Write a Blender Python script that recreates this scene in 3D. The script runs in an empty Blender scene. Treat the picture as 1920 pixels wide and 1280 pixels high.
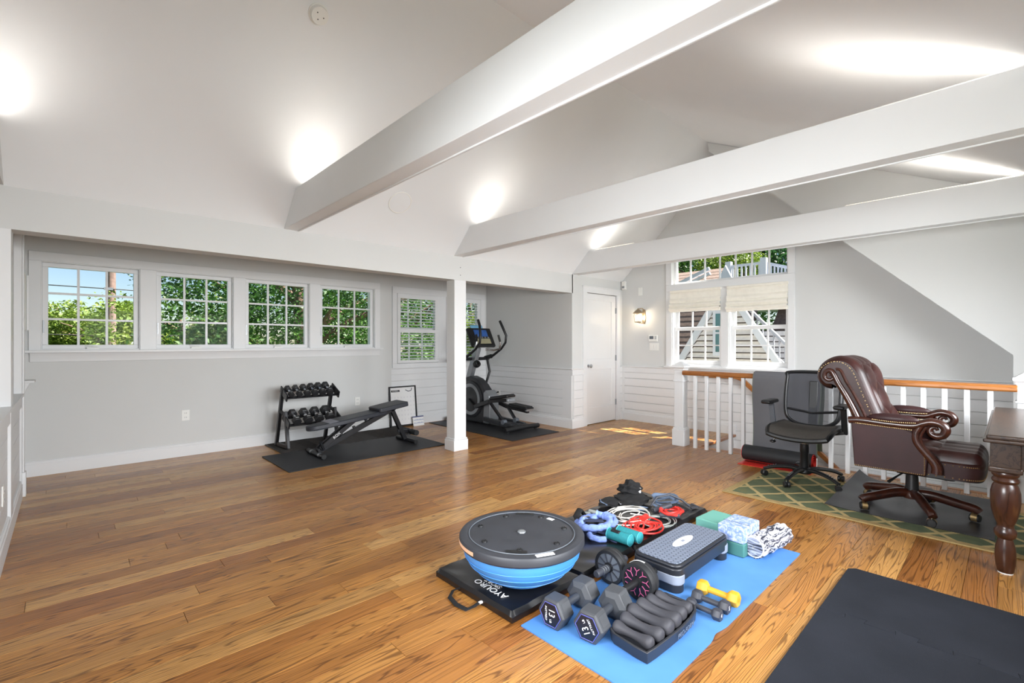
import bpy, bmesh, math, random
from mathutils import Vector, Matrix
random.seed(7)
D = bpy.data
scene = bpy.context.scene
COL = scene.collection
PI = math.pi
cos, sin = math.cos, math.sin

# ------------------------------------------------------------------ camera
cam_d = D.cameras.new('camera'); cam = D.objects.new('camera', cam_d); COL.objects.link(cam)
cam.location = (0, 0, 1.26)
cam.rotation_euler = (PI/2, 0, math.radians(46.6406 - 90))
cam_d.sensor_width = 36; cam_d.lens = 36*885.37/1920
cam_d.shift_y = 3.14/1920; cam_d.clip_start = 0.02; cam_d.clip_end = 400
scene.camera = cam

# ------------------------------------------------------------------ world, sun, fill lamps, exposure
w = D.worlds.new('sky'); scene.world = w; w.use_nodes = True
nt = w.node_tree; nt.nodes.clear()
sky = nt.nodes.new('ShaderNodeTexSky'); sky.sky_type = 'NISHITA'; sky.sun_disc = False
sky.sun_elevation = math.radians(46); sky.sun_rotation = math.radians(146); sky.air_density = 1.0; sky.dust_density = 0.2; sky.ozone_density = 3.0
bg = nt.nodes.new('ShaderNodeBackground'); bg.inputs['Strength'].default_value = 0.074
ow = nt.nodes.new('ShaderNodeOutputWorld')
nt.links.new(sky.outputs[0], bg.inputs[0]); nt.links.new(bg.outputs[0], ow.inputs[0])

def lamp(name, kind, loc, aim, energy, color=(1, 1, 1), size=1, size_y=None, spread=None):
    l = D.lights.new(name, kind); o = D.objects.new(name, l); COL.objects.link(o)
    o.location = loc; l.energy = energy; l.color = color
    o.rotation_euler = (Vector(aim) - Vector(loc)).to_track_quat('-Z', 'Y').to_euler()
    if kind == 'AREA':
        l.shape = 'RECTANGLE' if size_y else 'DISK'; l.size = size
        if size_y: l.size_y = size_y
        if spread: l.spread = spread
    return o
sun = lamp('sun', 'SUN', (30, -40, 50), (30-10, -40+6.0, 50-16.7), 13.0, (1.0, .95, .86)); sun.data.angle = .009
# added fill lamps in unseen openings behind the camera: shed-dormer windows (wall at Y = -1.2) and a made-up hole in the left wall
for i, (x0, x1) in enumerate(((.3, 1.7), (2.0, 3.4), (3.7, 5.1))):
    lamp('fill_lamp', 'AREA', ((x0+x1)/2, -1.17, 1.5), ((x0+x1)/2+(1.2 if i == 2 else 0), 3, .22), 24, (.95, .975, 1.0), 1.4, 1.0, math.radians(92))
lamp('fill_lamp', 'AREA', (-.29, 1.0, 1.5), (3, 1.2, .80), 25, (.95, .975, 1.0), 1.3, 1.0, math.radians(95))

scene.view_settings.view_transform = 'Standard'; scene.view_settings.look = 'None'
scene.view_settings.exposure = 0.85; scene.view_settings.gamma = 1; scene.view_settings.use_curve_mapping = False

# ------------------------------------------------------------------ helpers: meshes
class MB:
    def __init__(s): s.v = []; s.f = []
    def add(s, vs, fs):
        b = len(s.v); s.v += [tuple(p) for p in vs]; s.f += [tuple(b+i for i in q) for q in fs]; return s
    def box(s, x0, y0, z0, x1, y1, z1):
        if x0 > x1: x0, x1 = x1, x0
        if y0 > y1: y0, y1 = y1, y0
        if z0 > z1: z0, z1 = z1, z0
        return s.add([(x0,y0,z0),(x1,y0,z0),(x1,y1,z0),(x0,y1,z0),(x0,y0,z1),(x1,y0,z1),(x1,y1,z1),(x0,y1,z1)],
                     [(0,3,2,1),(4,5,6,7),(0,1,5,4),(1,2,6,5),(2,3,7,6),(3,0,4,7)])
    def obox(s, c, h, R):
        c = Vector(c); vs = []
        for sz in (-1, 1):
            for sx, sy in ((-1,-1),(1,-1),(1,1),(-1,1)):
                vs.append(c + R @ Vector((sx*h[0], sy*h[1], sz*h[2])))
        return s.add(vs, [(0,3,2,1),(4,5,6,7),(0,1,5,4),(1,2,6,5),(2,3,7,6),(3,0,4,7)])
    def bar(s, p0, p1, wx, wz, up=(0,0,1)):      # rectangular bar from p0 to p1
        p0, p1 = Vector(p0), Vector(p1); d = (p1-p0); L = d.length; d.normalize()
        u = Vector(up); r = d.cross(u)
        if r.length < 1e-4: r = d.cross(Vector((1,0,0)))
        r.normalize(); u = r.cross(d)
        R = Matrix((r, d, u)).transposed()
        return s.obox((p0+p1)/2, (wx/2, L/2, wz/2), R)
    def ring(s, c, r, n, ax, ay, ph=0):
        return [Vector(c) + Vector(ax)*(r*cos(2*PI*i/n+ph)) + Vector(ay)*(r*sin(2*PI*i/n+ph)) for i in range(n)]
    def tube(s, pts, r, n=8, closed=False, cap=True, ph=0, flat=1.0):
        P = [Vector(p) for p in pts]; m = len(P); R = r if isinstance(r, (list, tuple)) else [r]*m
        b = len(s.v); prev = None
        for i in range(m):
            a = P[(i-1) % m] if (closed or i) else P[0]; c = P[(i+1) % m] if (closed or i < m-1) else P[-1]
            t = (c-a)
            if t.length < 1e-9: t = Vector((0,0,1))
            t.normalize()
            if prev is None:
                u = Vector((0,0,1)) if abs(t.z) < .9 else Vector((1,0,0))
                x = t.cross(u).normalized()
            else:
                x = prev - t*prev.dot(t)
                if x.length < 1e-6: x = t.orthogonal()
                x.normalize()
            prev = x; y = t.cross(x)
            s.v += [tuple(P[i] + x*(R[i]*cos(2*PI*k/n+ph)) + y*(R[i]*flat*sin(2*PI*k/n+ph))) for k in range(n)]
        for i in range(m if closed else m-1):
            j = (i+1) % m
            for k in range(n):
                q = (k+1) % n
                s.f.append((b+i*n+k, b+i*n+q, b+j*n+q, b+j*n+k))
        if cap and not closed:
            s.f.append(tuple(b+k for k in reversed(range(n)))); s.f.append(tuple(b+(m-1)*n+k for k in range(n)))
        return s
    def cyl(s, p0, p1, r0, r1=None, n=16, ph=0):
        return s.tube([p0, p1], [r0, r0 if r1 is None else r1], n, ph=ph)
    def lathe(s, prof, n=24, o=(0,0,0), ax=(1,0,0), ay=(0,1,0), az=(0,0,1), a0=0, ph=0, cap=True):
        o = Vector(o); ax, ay, az = Vector(ax), Vector(ay), Vector(az); b = len(s.v); m = len(prof)
        for r, z in prof:
            s.v += [tuple(o + ax*(r*cos(2*PI*k/n+ph)) + ay*(r*sin(2*PI*k/n+ph)) + az*z) for k in range(n)]
        for i in range(m-1):
            for k in range(n):
                q = (k+1) % n; s.f.append((b+i*n+k, b+i*n+q, b+(i+1)*n+q, b+(i+1)*n+k))
        if cap: s.f.append(tuple(b+k for k in reversed(range(n)))); s.f.append(tuple(b+(m-1)*n+k for k in range(n)))
        return s
    def prism(s, poly, h0, h1, plane='XY'):
        def T(a, b, h): return (a,b,h) if plane == 'XY' else ((a,h,b) if plane == 'XZ' else (h,a,b))
        n = len(poly); vs = [T(a,b,h0) for a,b in poly] + [T(a,b,h1) for a,b in poly]
        fs = [tuple(reversed(range(n))), tuple(range(n, 2*n))] + [(i,(i+1)%n,n+(i+1)%n,n+i) for i in range(n)]
        return s.add(vs, fs)
    def ball(s, c, rx, ry=None, rz=None, nu=16, nv=10, fn=None):
        ry = rx if ry is None else ry; rz = rx if rz is None else rz
        vs = []; fs = []
        for j in range(nv+1):
            th = PI*j/nv
            for i in range(nu):
                a = 2*PI*i/nu; p = Vector((sin(th)*cos(a), sin(th)*sin(a), cos(th)))
                k = fn(p) if fn else 1
                vs.append((c[0]+rx*p.x*k, c[1]+ry*p.y*k, c[2]+rz*p.z*k))
        for j in range(nv):
            for i in range(nu):
                q = (i+1) % nu; fs.append((j*nu+i, (j+1)*nu+i, (j+1)*nu+q, j*nu+q))
        return s.add(vs, fs)
    def grid(s, fn, nu, nv, cu=False, cv=False):
        b = len(s.v); s.v += [tuple(fn(i/(nu if cu else nu-1), j/(nv if cv else nv-1))) for j in range(nv) for i in range(nu)]
        for j in range(nv if cv else nv-1):
            for i in range(nu if cu else nu-1):
                i2, j2 = (i+1) % nu, (j+1) % nv
                s.f.append((b+j*nu+i, b+j*nu+i2, b+j2*nu+i2, b+j2*nu+i))
        return s
    def sheet(s, fn, nu, nv, th):                 # grid with thickness th (downwards)
        top = [Vector(fn(i/(nu-1), j/(nv-1))) for j in range(nv) for i in range(nu)]
        bot = [p - Vector((0,0,th)) for p in top]; b = len(s.v); N = nu*nv
        s.v += [tuple(p) for p in top+bot]
        for j in range(nv-1):
            for i in range(nu-1):
                a = j*nu+i; s.f.append((b+a, b+a+1, b+a+nu+1, b+a+nu)); s.f.append((b+N+a, b+N+a+nu, b+N+a+nu+1, b+N+a+1))
        ed = [j*nu for j in range(nv-1, -1, -1)]
        loop = list(range(nu)) + [j*nu+nu-1 for j in range(1, nv)] + [(nv-1)*nu+i for i in range(nu-2, -1, -1)] + [j*nu for j in range(nv-2, 0, -1)]
        for k in range(len(loop)):
            p, q = loop[k], loop[(k+1) % len(loop)]; s.f.append((b+p, b+N+p, b+N+q, b+q))
        return s
    def build(s, name, mat, parent=None, smooth=False, bevel=0, seg=2, origin=None, local=False, sub=0, angle=40):
        me = D.meshes.new(name); v = [Vector(p) for p in s.v]
        if parent is not None:
            off = Vector((0,0,0)) if local else root_of(parent)
            v = [p-off for p in v]; loc = Vector((0,0,0))
        else:
            if origin is None:
                xs = [p.x for p in v]; ys = [p.y for p in v]; zs = [p.z for p in v]
                origin = ((min(xs)+max(xs))/2, (min(ys)+max(ys))/2, min(zs))
            loc = Vector(origin); v = [p-loc for p in v]
        me.from_pydata([tuple(p) for p in v], [], s.f); me.validate(); me.update()
        bm = bmesh.new(); bm.from_mesh(me); bmesh.ops.recalc_face_normals(bm, faces=bm.faces); bm.to_mesh(me); bm.free()
        if smooth:
            for p in me.polygons: p.use_smooth = True
            me.set_sharp_from_angle(angle=math.radians(angle))
        if mat is not None: me.materials.append(mat)
        o = D.objects.new(name, me); COL.objects.link(o); o.location = loc
        if parent is not None: o.parent = parent
        if bevel:
            m = o.modifiers.new('bevel', 'BEVEL'); m.width = bevel; m.segments = seg; m.limit_method = 'ANGLE'; m.angle_limit = math.radians(35)
            if not smooth:
                for p in me.polygons: p.use_smooth = True
                me.set_sharp_from_angle(angle=math.radians(30))
        if sub:
            m = o.modifiers.new('subdivision', 'SUBSURF'); m.levels = sub; m.render_levels = sub
        return o
def root_of(o):
    p = Vector((0,0,0))
    while o is not None: p = p + o.location; o = o.parent
    return p
def tag(o, label, cat=None, group=None):
    o['label'] = label
    if cat: o['category'] = cat
    if group: o['group'] = group
    return o
def thing(name, loc, label, cat, group=None, rz=0):
    o = D.objects.new(name, None); COL.objects.link(o); o.location = loc; o.rotation_euler = (0,0,rz)
    o.empty_display_size = .1
    return tag(o, label, cat, group)
def struct(o, label=None):
    o['kind'] = 'structure'
    if label: o['label'] = label
    return o
def sempty(name, loc, label=None):
    o = D.objects.new(name, None); COL.objects.link(o); o.location = loc; o.empty_display_size = .1
    return struct(o, label)
def copy_tree(o, parent=None):
    c = o.copy(); COL.objects.link(c)
    if parent is not None: c.parent = parent
    for ch in [k for k in o.children]: copy_tree(ch, c)
    return c
def text_part(txt, size, mat, parent, M, name='lettering', depth=.0006, align='CENTER', sx=1.0, shear=0):
    cu = D.curves.new('lettering', 'FONT'); cu.body = txt; cu.size = size; cu.extrude = depth; cu.align_x = align; cu.align_y = 'CENTER'; cu.shear = shear
    t = D.objects.new('lettering_tmp', cu); COL.objects.link(t)
    dg = bpy.context.evaluated_depsgraph_get(); dg.update()
    me = D.meshes.new_from_object(t.evaluated_get(dg)); D.objects.remove(t); D.curves.remove(cu)
    me.name = name; me.transform(Matrix.Diagonal((sx,1,1,1))); me.transform(M)
    if parent is not None: me.transform(Matrix.Translation(-root_of(parent)))
    me.materials.clear(); me.materials.append(mat)
    o = D.objects.new(name, me); COL.objects.link(o)
    if parent is not None: o.parent = parent
    return o
def frame_mat(o, x, y, z): # matrix from origin and three axes
    m = Matrix.Identity(4)
    for i, a in enumerate((x, y, z)):
        for j in range(3): m[j][i] = a[j]
    for j in range(3): m[j][3] = o[j]
    return m

# ------------------------------------------------------------------ helpers: materials
def lin(c):
    return tuple(((k/255)/12.92 if k/255 <= .04045 else ((k/255+.055)/1.055)**2.4) for k in c[:3]) + (1,)
class NT:
    def __init__(s, name):
        s.m = D.materials.new(name); s.m.use_nodes = True; s.t = s.m.node_tree; s.t.nodes.clear()
        s.out = s.n('ShaderNodeOutputMaterial'); s.b = s.n('ShaderNodeBsdfPrincipled'); s.l(s.b, s.out)
    def n(s, typ, **k):
        n = s.t.nodes.new(typ)
        for a, v in k.items(): setattr(n, a, v)
        return n
    def l(s, a, b, i=0, o=0):
        a = a.outputs[o] if hasattr(a, 'outputs') else a
        b = b.inputs[i] if hasattr(b, 'inputs') else b
        s.t.links.new(a, b); return s
    def coords(s, scale=(1,1,1), rand=False, kind='Object', rot=(0,0,0)):
        tc = s.n('ShaderNodeTexCoord'); mp = s.n('ShaderNodeMapping'); mp.inputs['Scale'].default_value = scale; mp.inputs['Rotation'].default_value = rot
        src = tc.outputs[kind]
        if rand:
            oi = s.n('ShaderNodeObjectInfo'); mu = s.n('ShaderNodeVectorMath', operation='MULTIPLY_ADD')
            cx = s.n('ShaderNodeCombineXYZ'); m1 = s.n('ShaderNodeMath', operation='MULTIPLY'); m1.inputs[1].default_value = 173.3
            m2 = s.n('ShaderNodeMath', operation='MULTIPLY'); m2.inputs[1].default_value = 91.7
            s.l(oi.outputs['Random'], m1); s.l(oi.outputs['Random'], m2); s.l(m1, cx, 0); s.l(m2, cx, 1); s.l(m1, cx, 2)
            ad = s.n('ShaderNodeVectorMath', operation='ADD'); s.l(src, ad, 0); s.l(cx, ad, 1); src = ad.outputs[0]
        s.l(src, mp); return mp
    def noise(s, vec, scale, detail=3, rough=.5, dist=0):
        n = s.n('ShaderNodeTexNoise'); n.inputs['Scale'].default_value = scale; n.inputs['Detail'].default_value = detail
        n.inputs['Roughness'].default_value = rough; n.inputs['Distortion'].default_value = dist; s.l(vec, n); return n
    def ramp(s, src, stops, interp='LINEAR'):
        r = s.n('ShaderNodeValToRGB'); r.color_ramp.interpolation = interp; e = r.color_ramp.elements
        while len(e) < len(stops): e.new(.5)
        for k, (p, c) in enumerate(stops): e[k].position = p; e[k].color = c if len(c) == 4 else lin(c)
        s.l(src, r); return r
    def bump(s, src, strength=.3, dist=.002):
        b = s.n('ShaderNodeBump'); b.inputs['Strength'].default_value = strength; b.inputs['Distance'].default_value = dist
        s.l(src, b, 'Height'); s.l(b, s.b, 'Normal'); return b
    def mix(s, f, a, b, typ='MIX'):
        m = s.n('ShaderNodeMix', data_type='RGBA', blend_type=typ)
        for sock, val in ((m.inputs['Factor'], f), (m.inputs['A'], a), (m.inputs['B'], b)):
            pass
        for idx, val in ((0, f), (6, a), (7, b)):
            if isinstance(val, (int, float)): m.inputs[idx].default_value = val
            elif isinstance(val, tuple): m.inputs[idx].default_value = val
            else: s.l(val, m, idx)
        return m.outputs[2]
    def set(s, **k):
        for a, v in k.items(): s.b.inputs[a.replace('_', ' ')].default_value = v
        return s
def plain(name, c, rough=.5, metal=0, var=.06, vs=6, bump=0, bs=60, bd=.001, coat=0, spec=.5, sheen=0):
    t = NT(name); base = lin(c)
    v = t.coords(); n = t.noise(v, vs, 3)
    lo = tuple(k*(1-var) for k in base[:3]) + (1,); hi = tuple(min(1, k*(1+var)) for k in base[:3]) + (1,)
    r = t.ramp(n, [(.3, lo), (.7, hi)]); t.l(r, t.b, 'Base Color')
    t.set(Roughness=rough, Metallic=metal); t.b.inputs['Specular IOR Level'].default_value = spec
    if coat: t.b.inputs['Coat Weight'].default_value = coat; t.b.inputs['Coat Roughness'].default_value = .15
    if sheen: t.b.inputs['Sheen Weight'].default_value = sheen
    if bump:
        n2 = t.noise(v, bs, 4, .6); t.bump(n2, bump, bd)
    return t.m
def wood(name, c_lo, c_hi, axis=0, scale=1, rough=.35, coat=.3, lines=40, spec=.5):
    t = NT(name); st = [22, 22, 22]; st[axis] = 1.6
    v = t.coords(tuple(k*scale for k in st)); n = t.noise(v, .6, 4, .6, .4)
    m = t.n('ShaderNodeMath', operation='MULTIPLY'); m.inputs[1].default_value = lines; t.l(n, m)
    si = t.n('ShaderNodeMath', operation='SINE'); t.l(m, si)
    r = t.ramp(si, [(0, lin(c_hi)), (.55, lin(c_hi)), (1, lin(c_lo))]); n3 = t.noise(v, .25, 2)
    r2 = t.ramp(n3, [(.35, lin(c_lo)), (.65, lin(c_hi))])
    t.l(t.mix(.45, r.outputs[0], r2.outputs[0]), t.b, 'Base Color'); t.set(Roughness=rough)
    t.b.inputs['Coat Weight'].default_value = coat; t.b.inputs['Coat Roughness'].default_value = .2
    return t.m
def glass(name='window_glass', tint=(1,1,1,1), refl=.001):
    m = D.materials.new(name); m.use_nodes = True; t = m.node_tree; t.nodes.clear()
    o = t.nodes.new('ShaderNodeOutputMaterial'); mx = t.nodes.new('ShaderNodeMixShader'); tr = t.nodes.new('ShaderNodeBsdfTransparent'); gl = t.nodes.new('ShaderNodeBsdfGlossy')
    tr.inputs[0].default_value = tint; gl.inputs['Roughness'].default_value = .02; mx.inputs[0].default_value = refl
    t.links.new(tr.outputs[0], mx.inputs[1]); t.links.new(gl.outputs[0], mx.inputs[2]); t.links.new(mx.outputs[0], o.inputs[0]); return m

M = {}
M['wall'] = plain('wall_paint', (214, 215, 214), .75, var=.012, vs=2, bump=.04, bs=300, bd=.0004)
M['ceil'] = plain('ceiling_paint', (236, 238, 240), .85, var=.01, vs=2)
M['trim'] = plain('trim_paint', (229, 230, 231), .38, var=.01, vs=3)
M['gwhite'] = plain('white_plastic', (238, 238, 234), .4, var=.01)
M['glass'] = glass()
def oak_floor():
    t = NT('oak_plank'); v = t.coords((1, 1, 1), rand=True)
    mp = t.n('ShaderNodeMapping'); mp.inputs['Scale'].default_value = (.50, 7.5, 1); t.l(v, mp)
    n = t.noise(mp, 1.3, 2.2, .5, .35)
    mu = t.n('ShaderNodeMath', operation='MULTIPLY'); mu.inputs[1].default_value = 140; t.l(n, mu)
    si = t.n('ShaderNodeMath', operation='SINE'); t.l(mu, si)
    rings = t.ramp(si, [(0, (0,0,0,1)), (.5, (.05,.05,.05,1)), (.9, (.75,.75,.75,1)), (1, (1,1,1,1))])
    mp2 = t.n('ShaderNodeMapping'); mp2.inputs['Scale'].default_value = (3, 130, 1); t.l(v, mp2)
    fine = t.noise(mp2, 1, 3, .6)
    oi = t.n('ShaderNodeObjectInfo')
    tone = t.ramp(oi.outputs['Random'], [(0, (160, 102, 48)), (.35, (188, 130, 66)), (.7, (200, 144, 76)), (1, (218, 168, 102))])
    mp3 = t.n('ShaderNodeMapping'); mp3.inputs['Scale'].default_value = (.9, 5, 1); t.l(v, mp3)
    soft = t.ramp(t.noise(mp3, 1.2, 2), [(.3, (.72,.70,.68,1)), (.7, (1.0,1.0,1.0,1))])
    c0 = t.mix(1.0, tone.outputs[0], soft.outputs[0], 'MULTIPLY')
    dark = t.mix(1.0, c0, (.30, .25, .21, 1), 'MULTIPLY')
    f = t.n('ShaderNodeMath', operation='MULTIPLY'); f.inputs[1].default_value = .82; t.l(rings.outputs[0], f)
    c1 = t.mix(f.outputs[0], c0, dark)
    fr = t.ramp(fine, [(.35, (.80,.79,.78,1)), (.62, (1.06,1.06,1.06,1))])
    t.l(t.mix(.8, c1, t.mix(1.0, c1, fr.outputs[0], 'MULTIPLY')), t.b, 'Base Color')
    rr = t.ramp(fine, [(.3, (.36,.36,.36,1)), (.7, (.26,.26,.26,1))]); t.l(rr, t.b, 'Roughness')
    t.b.inputs['Coat Weight'].default_value = .12; t.b.inputs['Coat Roughness'].default_value = .16; t.b.inputs['Specular IOR Level'].default_value = .38
    t.bump(rings.outputs[0], .05, .0006)
    return t.m
M['oak'] = oak_floor()
M['rail_oak'] = wood('stained_oak_rail', (128, 74, 30), (176, 112, 54), 1, 1, .35, .3)
M['black_rubber'] = plain('black_rubber', (30, 31, 34), .62, var=.1, vs=9, bump=.25, bs=350, bd=.0006)
M['black'] = plain('black_plastic', (24, 25, 27), .42, var=.08)
M['blackmetal'] = plain('black_steel', (34, 34, 37), .36, .3, var=.08)
M['chrome'] = plain('chrome', (205, 206, 208), .16, 1.0, var=.02)
M['silver'] = plain('silver_paint', (150, 154, 158), .35, .6, var=.03)
M['grey'] = plain('grey_plastic', (98, 104, 112), .5, var=.04)
M['white_ink'] = plain('white_print', (235, 235, 235), .6, var=.01)
# ================================================================== ROOM SHELL
XL, YA, XB, XC = -.31, 4.46, 6.73, 6.20      # left wall, header/door wall, gable wall, cheek wall
YD, YS, XN = 6.36, 6.42, 5.43                # dormer wall, shutter wall, nook side wall
ZR, YR = 3.935, 2.785                        # ridge
def lz(y): return 2.276 + (YA-y)*(ZR-2.276)/(YA-YR)
def rz_(y): return ZR - .47*(YR-y)
def gz(y): return 1.152 + .957*(y+.008)

def holes_wall(mb, axis, c0, c1, u0, u1, z0, z1, holes):
    us = sorted({u0, u1, *[h[0] for h in holes], *[h[1] for h in holes]}); zs = sorted({z0, z1, *[h[2] for h in holes], *[h[3] for h in holes]})
    us = [u for u in us if u0 <= u <= u1]; zs = [z for z in zs if z0 <= z <= z1]
    for j in range(len(zs)-1):
        run = None
        for i in range(len(us)-1):
            um, zm = (us[i]+us[i+1])/2, (zs[j]+zs[j+1])/2
            solid = not any(h[0] < um < h[1] and h[2] < zm < h[3] for h in holes)
            if solid and run is None: run = us[i]
            if run is not None and (not solid or i == len(us)-2):
                e = us[i+1] if solid else us[i]
                if axis == 'X': mb.box(c0, run, zs[j], c1, e, zs[j+1])
                else: mb.box(run, c0, zs[j], e, c1, zs[j+1])
                run = None
    return mb

# floor: sub-floor with every oak plank on it
sub = MB(); sub.box(XL, -1.2, -.2, 5.62, YS, -.02).box(5.62, 2.64, -.2, XB, YS, -.02)
floor = struct(sub.build('floor', M['oak']), 'honey oak strip floor in long planks')
PW = .125; y = -1.2; pm = {}; row = 0; nplank = 0
while y < YS-.001:
    y1 = min(y+PW, YS)
    xmax = XB if y >= 2.64-.02 else 5.62
    if y > YA+.1: xmax = XN
    x = XL - random.random()*1.2
    while x < xmax:
        L = random.uniform(.7, 2.3); x0, x1 = max(x, XL), min(x+L, xmax)
        if xmax - x1 < .25: x1 = xmax
        if x1-x0 > .02:
            mb = MB(); g = .0007; hx, hy = (x1-x0)/2-g, (y1-y)/2-g; b = .0012
            mb.add([(-hx,-hy,0),(hx,-hy,0),(hx,hy,0),(-hx,hy,0),(-hx,-hy,.02-b),(hx,-hy,.02-b),(hx,hy,.02-b),(-hx,hy,.02-b),
                    (-hx+b,-hy+b,.02),(hx-b,-hy+b,.02),(hx-b,hy-b,.02),(-hx+b,hy-b,.02)],
                   [(0,3,2,1),(8,9,10,11),(0,1,5,4),(1,2,6,5),(2,3,7,6),(3,0,4,7),(4,5,9,8),(5,6,10,9),(6,7,11,10),(7,4,8,11)])
            p = mb.build('plank', M['oak'], floor, local=True)
            p.location = ((x0+x1)/2 - floor.location.x, (y+y1)/2 - floor.location.y, -.02 - floor.location.z); nplank += 1
        x = x1 if x1 < xmax else xmax+1
    y = y1; row += 1

def shiplap(wall, axis, face, d, u0, u1, zt=.785, zb=.02, off=.18):
    # horizontal boards (5 in) lying on a wall face; d = direction of the room side
    zs = [zb]; z = off
    while z - .127 > zb+.01: z -= .127
    while z < zt-.005:
        if z > zb+.01: zs.append(z)
        z += .127
    zs.append(zt)
    for a, b in zip(zs[:-1], zs[1:]):
        mb = MB(); g = .0030
        if axis == 'X': mb.box(face, u0, a+g, face+d*.014, u1, b-g)
        else: mb.box(u0, face, a+g, u1, face+d*.014, b-g)
        mb.build('shiplap_board', M['trim'], wall, bevel=.0014, seg=1)
def base(name, axis, face, d, u0, u1, h=.14):
    mb = MB(); t = .018
    prof = [(0,0),(t,0),(t,h-.028),(t*.72,h-.02),(t*.72,h-.008),(t*.35,h),(0,h)]
    if axis == 'X': mb.prism([(face+d*a, b) for a, b in prof], u0, u1, 'XZ')
    else: mb.prism([(face+d*a, b) for a, b in prof], u0, u1, 'YZ')
    return struct(mb.build(name, M['trim']))
def rail(name, axis, face, d, u0, u1, z=.886):
    mb = MB(); prof = [(0,z-.10),(.018,z-.10),(.018,z-.022),(.024,z-.016),(.038,z-.012),(.038,z),(0,z)]
    if axis == 'X': mb.prism([(face+d*a, b) for a, b in prof], u0, u1, 'XZ')
    else: mb.prism([(face+d*a, b) for a, b in prof], u0, u1, 'YZ')
    return struct(mb.build(name, M['trim']))

# ---- left wall (unseen opening added for a fill lamp), wainscot to the casing at Y 5.55
mb = MB(); holes_wall(mb, 'X', XL-.14, XL, -1.4, YS+.14, -.2, 4.2, [(.35, 1.65, 1.0, 2.0)])
wl = struct(mb.build('wall_left', M['wall']), 'pale grey left wall with white wainscot')
MB().box(XL, 2.4, 0, -.287, 5.54, .80).build('wainscot_backing', M['trim'], wl)
for z0 in (.02, .147, .274, .401, .528, .655): MB().box(-.287, 2.4, z0+.0016, -.275, 5.54, min(z0+.1254, .77)).build('shiplap_board', M['trim'], wl, bevel=.0014, seg=1)
mb = MB(); mb.prism([(-.31,.74),(-.262,.74),(-.262,.822),(-.248,.832),(-.248,.85),(-.31,.85)], 2.4, 5.55, 'XZ'); struct(mb.build('trim_1', M['trim']))
base('baseboard_left', 'X', -.275, 1, 2.4, 5.53)
mb = MB(); mb.box(XL, 5.545, 0, -.262, 5.66, 2.45).box(XL, 5.56, 0, -.24, 5.64, .2).box(-.262, 5.575, 0, -.25, 5.63, 2.42); struct(mb.build('trim_2', M['trim'], bevel=.003))
mb = MB(); mb.box(XL, 5.66, 0, -.285, YD, .16); struct(mb.build('baseboard_recess', M['trim'], bevel=.004))
# header jamb on the left
mb = MB(); mb.box(XL, YA, 0, -.26, YA+.18, 2.0); struct(mb.build('trim_3', M['trim']))

# ---- header over the recess, post
mb = MB(); mb.box(XL, YA, 2.0, XN+.02, YA+.18, 2.276).box(XL, YA+.03, 2.276, XB, YA+.18, 2.47)
struct(mb.build('wall_header', M['wall']), 'long drywall header over the window recess')
post = sempty('trim_4', (3.375, 4.54, 0), 'square white post carrying the header')
MB().box(3.29, YA, 0, 3.46, YA+.155, 2.0).build('shaft', M['trim'], post, bevel=.003)
mb = MB(); mb.box(3.272, YA-.018, 0, 3.478, YA+.173, .125); mb.box(3.279, YA-.011, .125, 3.471, YA+.166, .145); mb.build('plinth', M['trim'], post, bevel=.004)
mb = MB()
for z in (2.06, 2.15): mb.cyl((3.376, YA-.002, z), (3.376, YA+.002, z), .005, n=8)
mb.build('screw', M['black'], post)

# ---- recess: dormer wall with four windows, shutter wall, nook wall, recess ceiling
WIN = [(-.174, .569), (.71, 1.444), (1.574, 2.331), (2.471, 3.256)]; WZ0, WZ1 = 1.19, 2.045
mb = MB(); holes_wall(mb, 'Y', YD, YD+.2, XL-.14, 3.53, -.2, 2.6, [(a, b, WZ0, WZ1) for a, b in WIN])
wd = struct(mb.build('wall_dormer', M['wall']), 'grey dormer wall with a band of four windows')
mb = MB(); holes_wall(mb, 'Y', YS, YS+.14, 3.53, XN+.14, -.2, 2.6, [(3.63, 4.42, .95, 2.03), (4.53, 5.30, .95, 2.03)])
ws = struct(mb.build('wall_shutter', M['wall']), 'recess wall with two shuttered windows above white shiplap')
shiplap(ws, 'Y', YS, -1, 3.53, XN, .786)
rail('trim_5', 'Y', YS-.0, -1, 3.53, XN); base('baseboard_shutter', 'Y', YS-.012, -1, 3.53, XN-.02)
base('baseboard_dormer', 'Y', YD, -1, XL+.03, 3.53)
mb = MB(); mb.box(XN, YA+.18, -.2, XN+.14, YS, 2.6)
wn = struct(mb.build('wall_nook', M['wall']), 'short grey side wall beside the elliptical with white shiplap below')
MB().box(XN-.014, YS-.11, .1, XN, YS-.012, .785).build('corner_board', M['trim'], wn); MB().box(XN-.014, YA+.0, .1, XN, YA+.17, .785).build('corner_board', M['trim'], wn)
shiplap(wn, 'X', XN, -1, YA+.17, YS-.11, .786)
rail('trim_6', 'X', XN, -1, YA-.024, YS-.03); base('baseboard_nook', 'X', XN-.012, -1, YA-.01, YS-.03)
struct(MB().box(XL, YA+.1, 2.45, XN+.1, YS+.14, 2.5).build('ceiling', M['ceil']), 'flat ceiling of the window recess')

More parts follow.
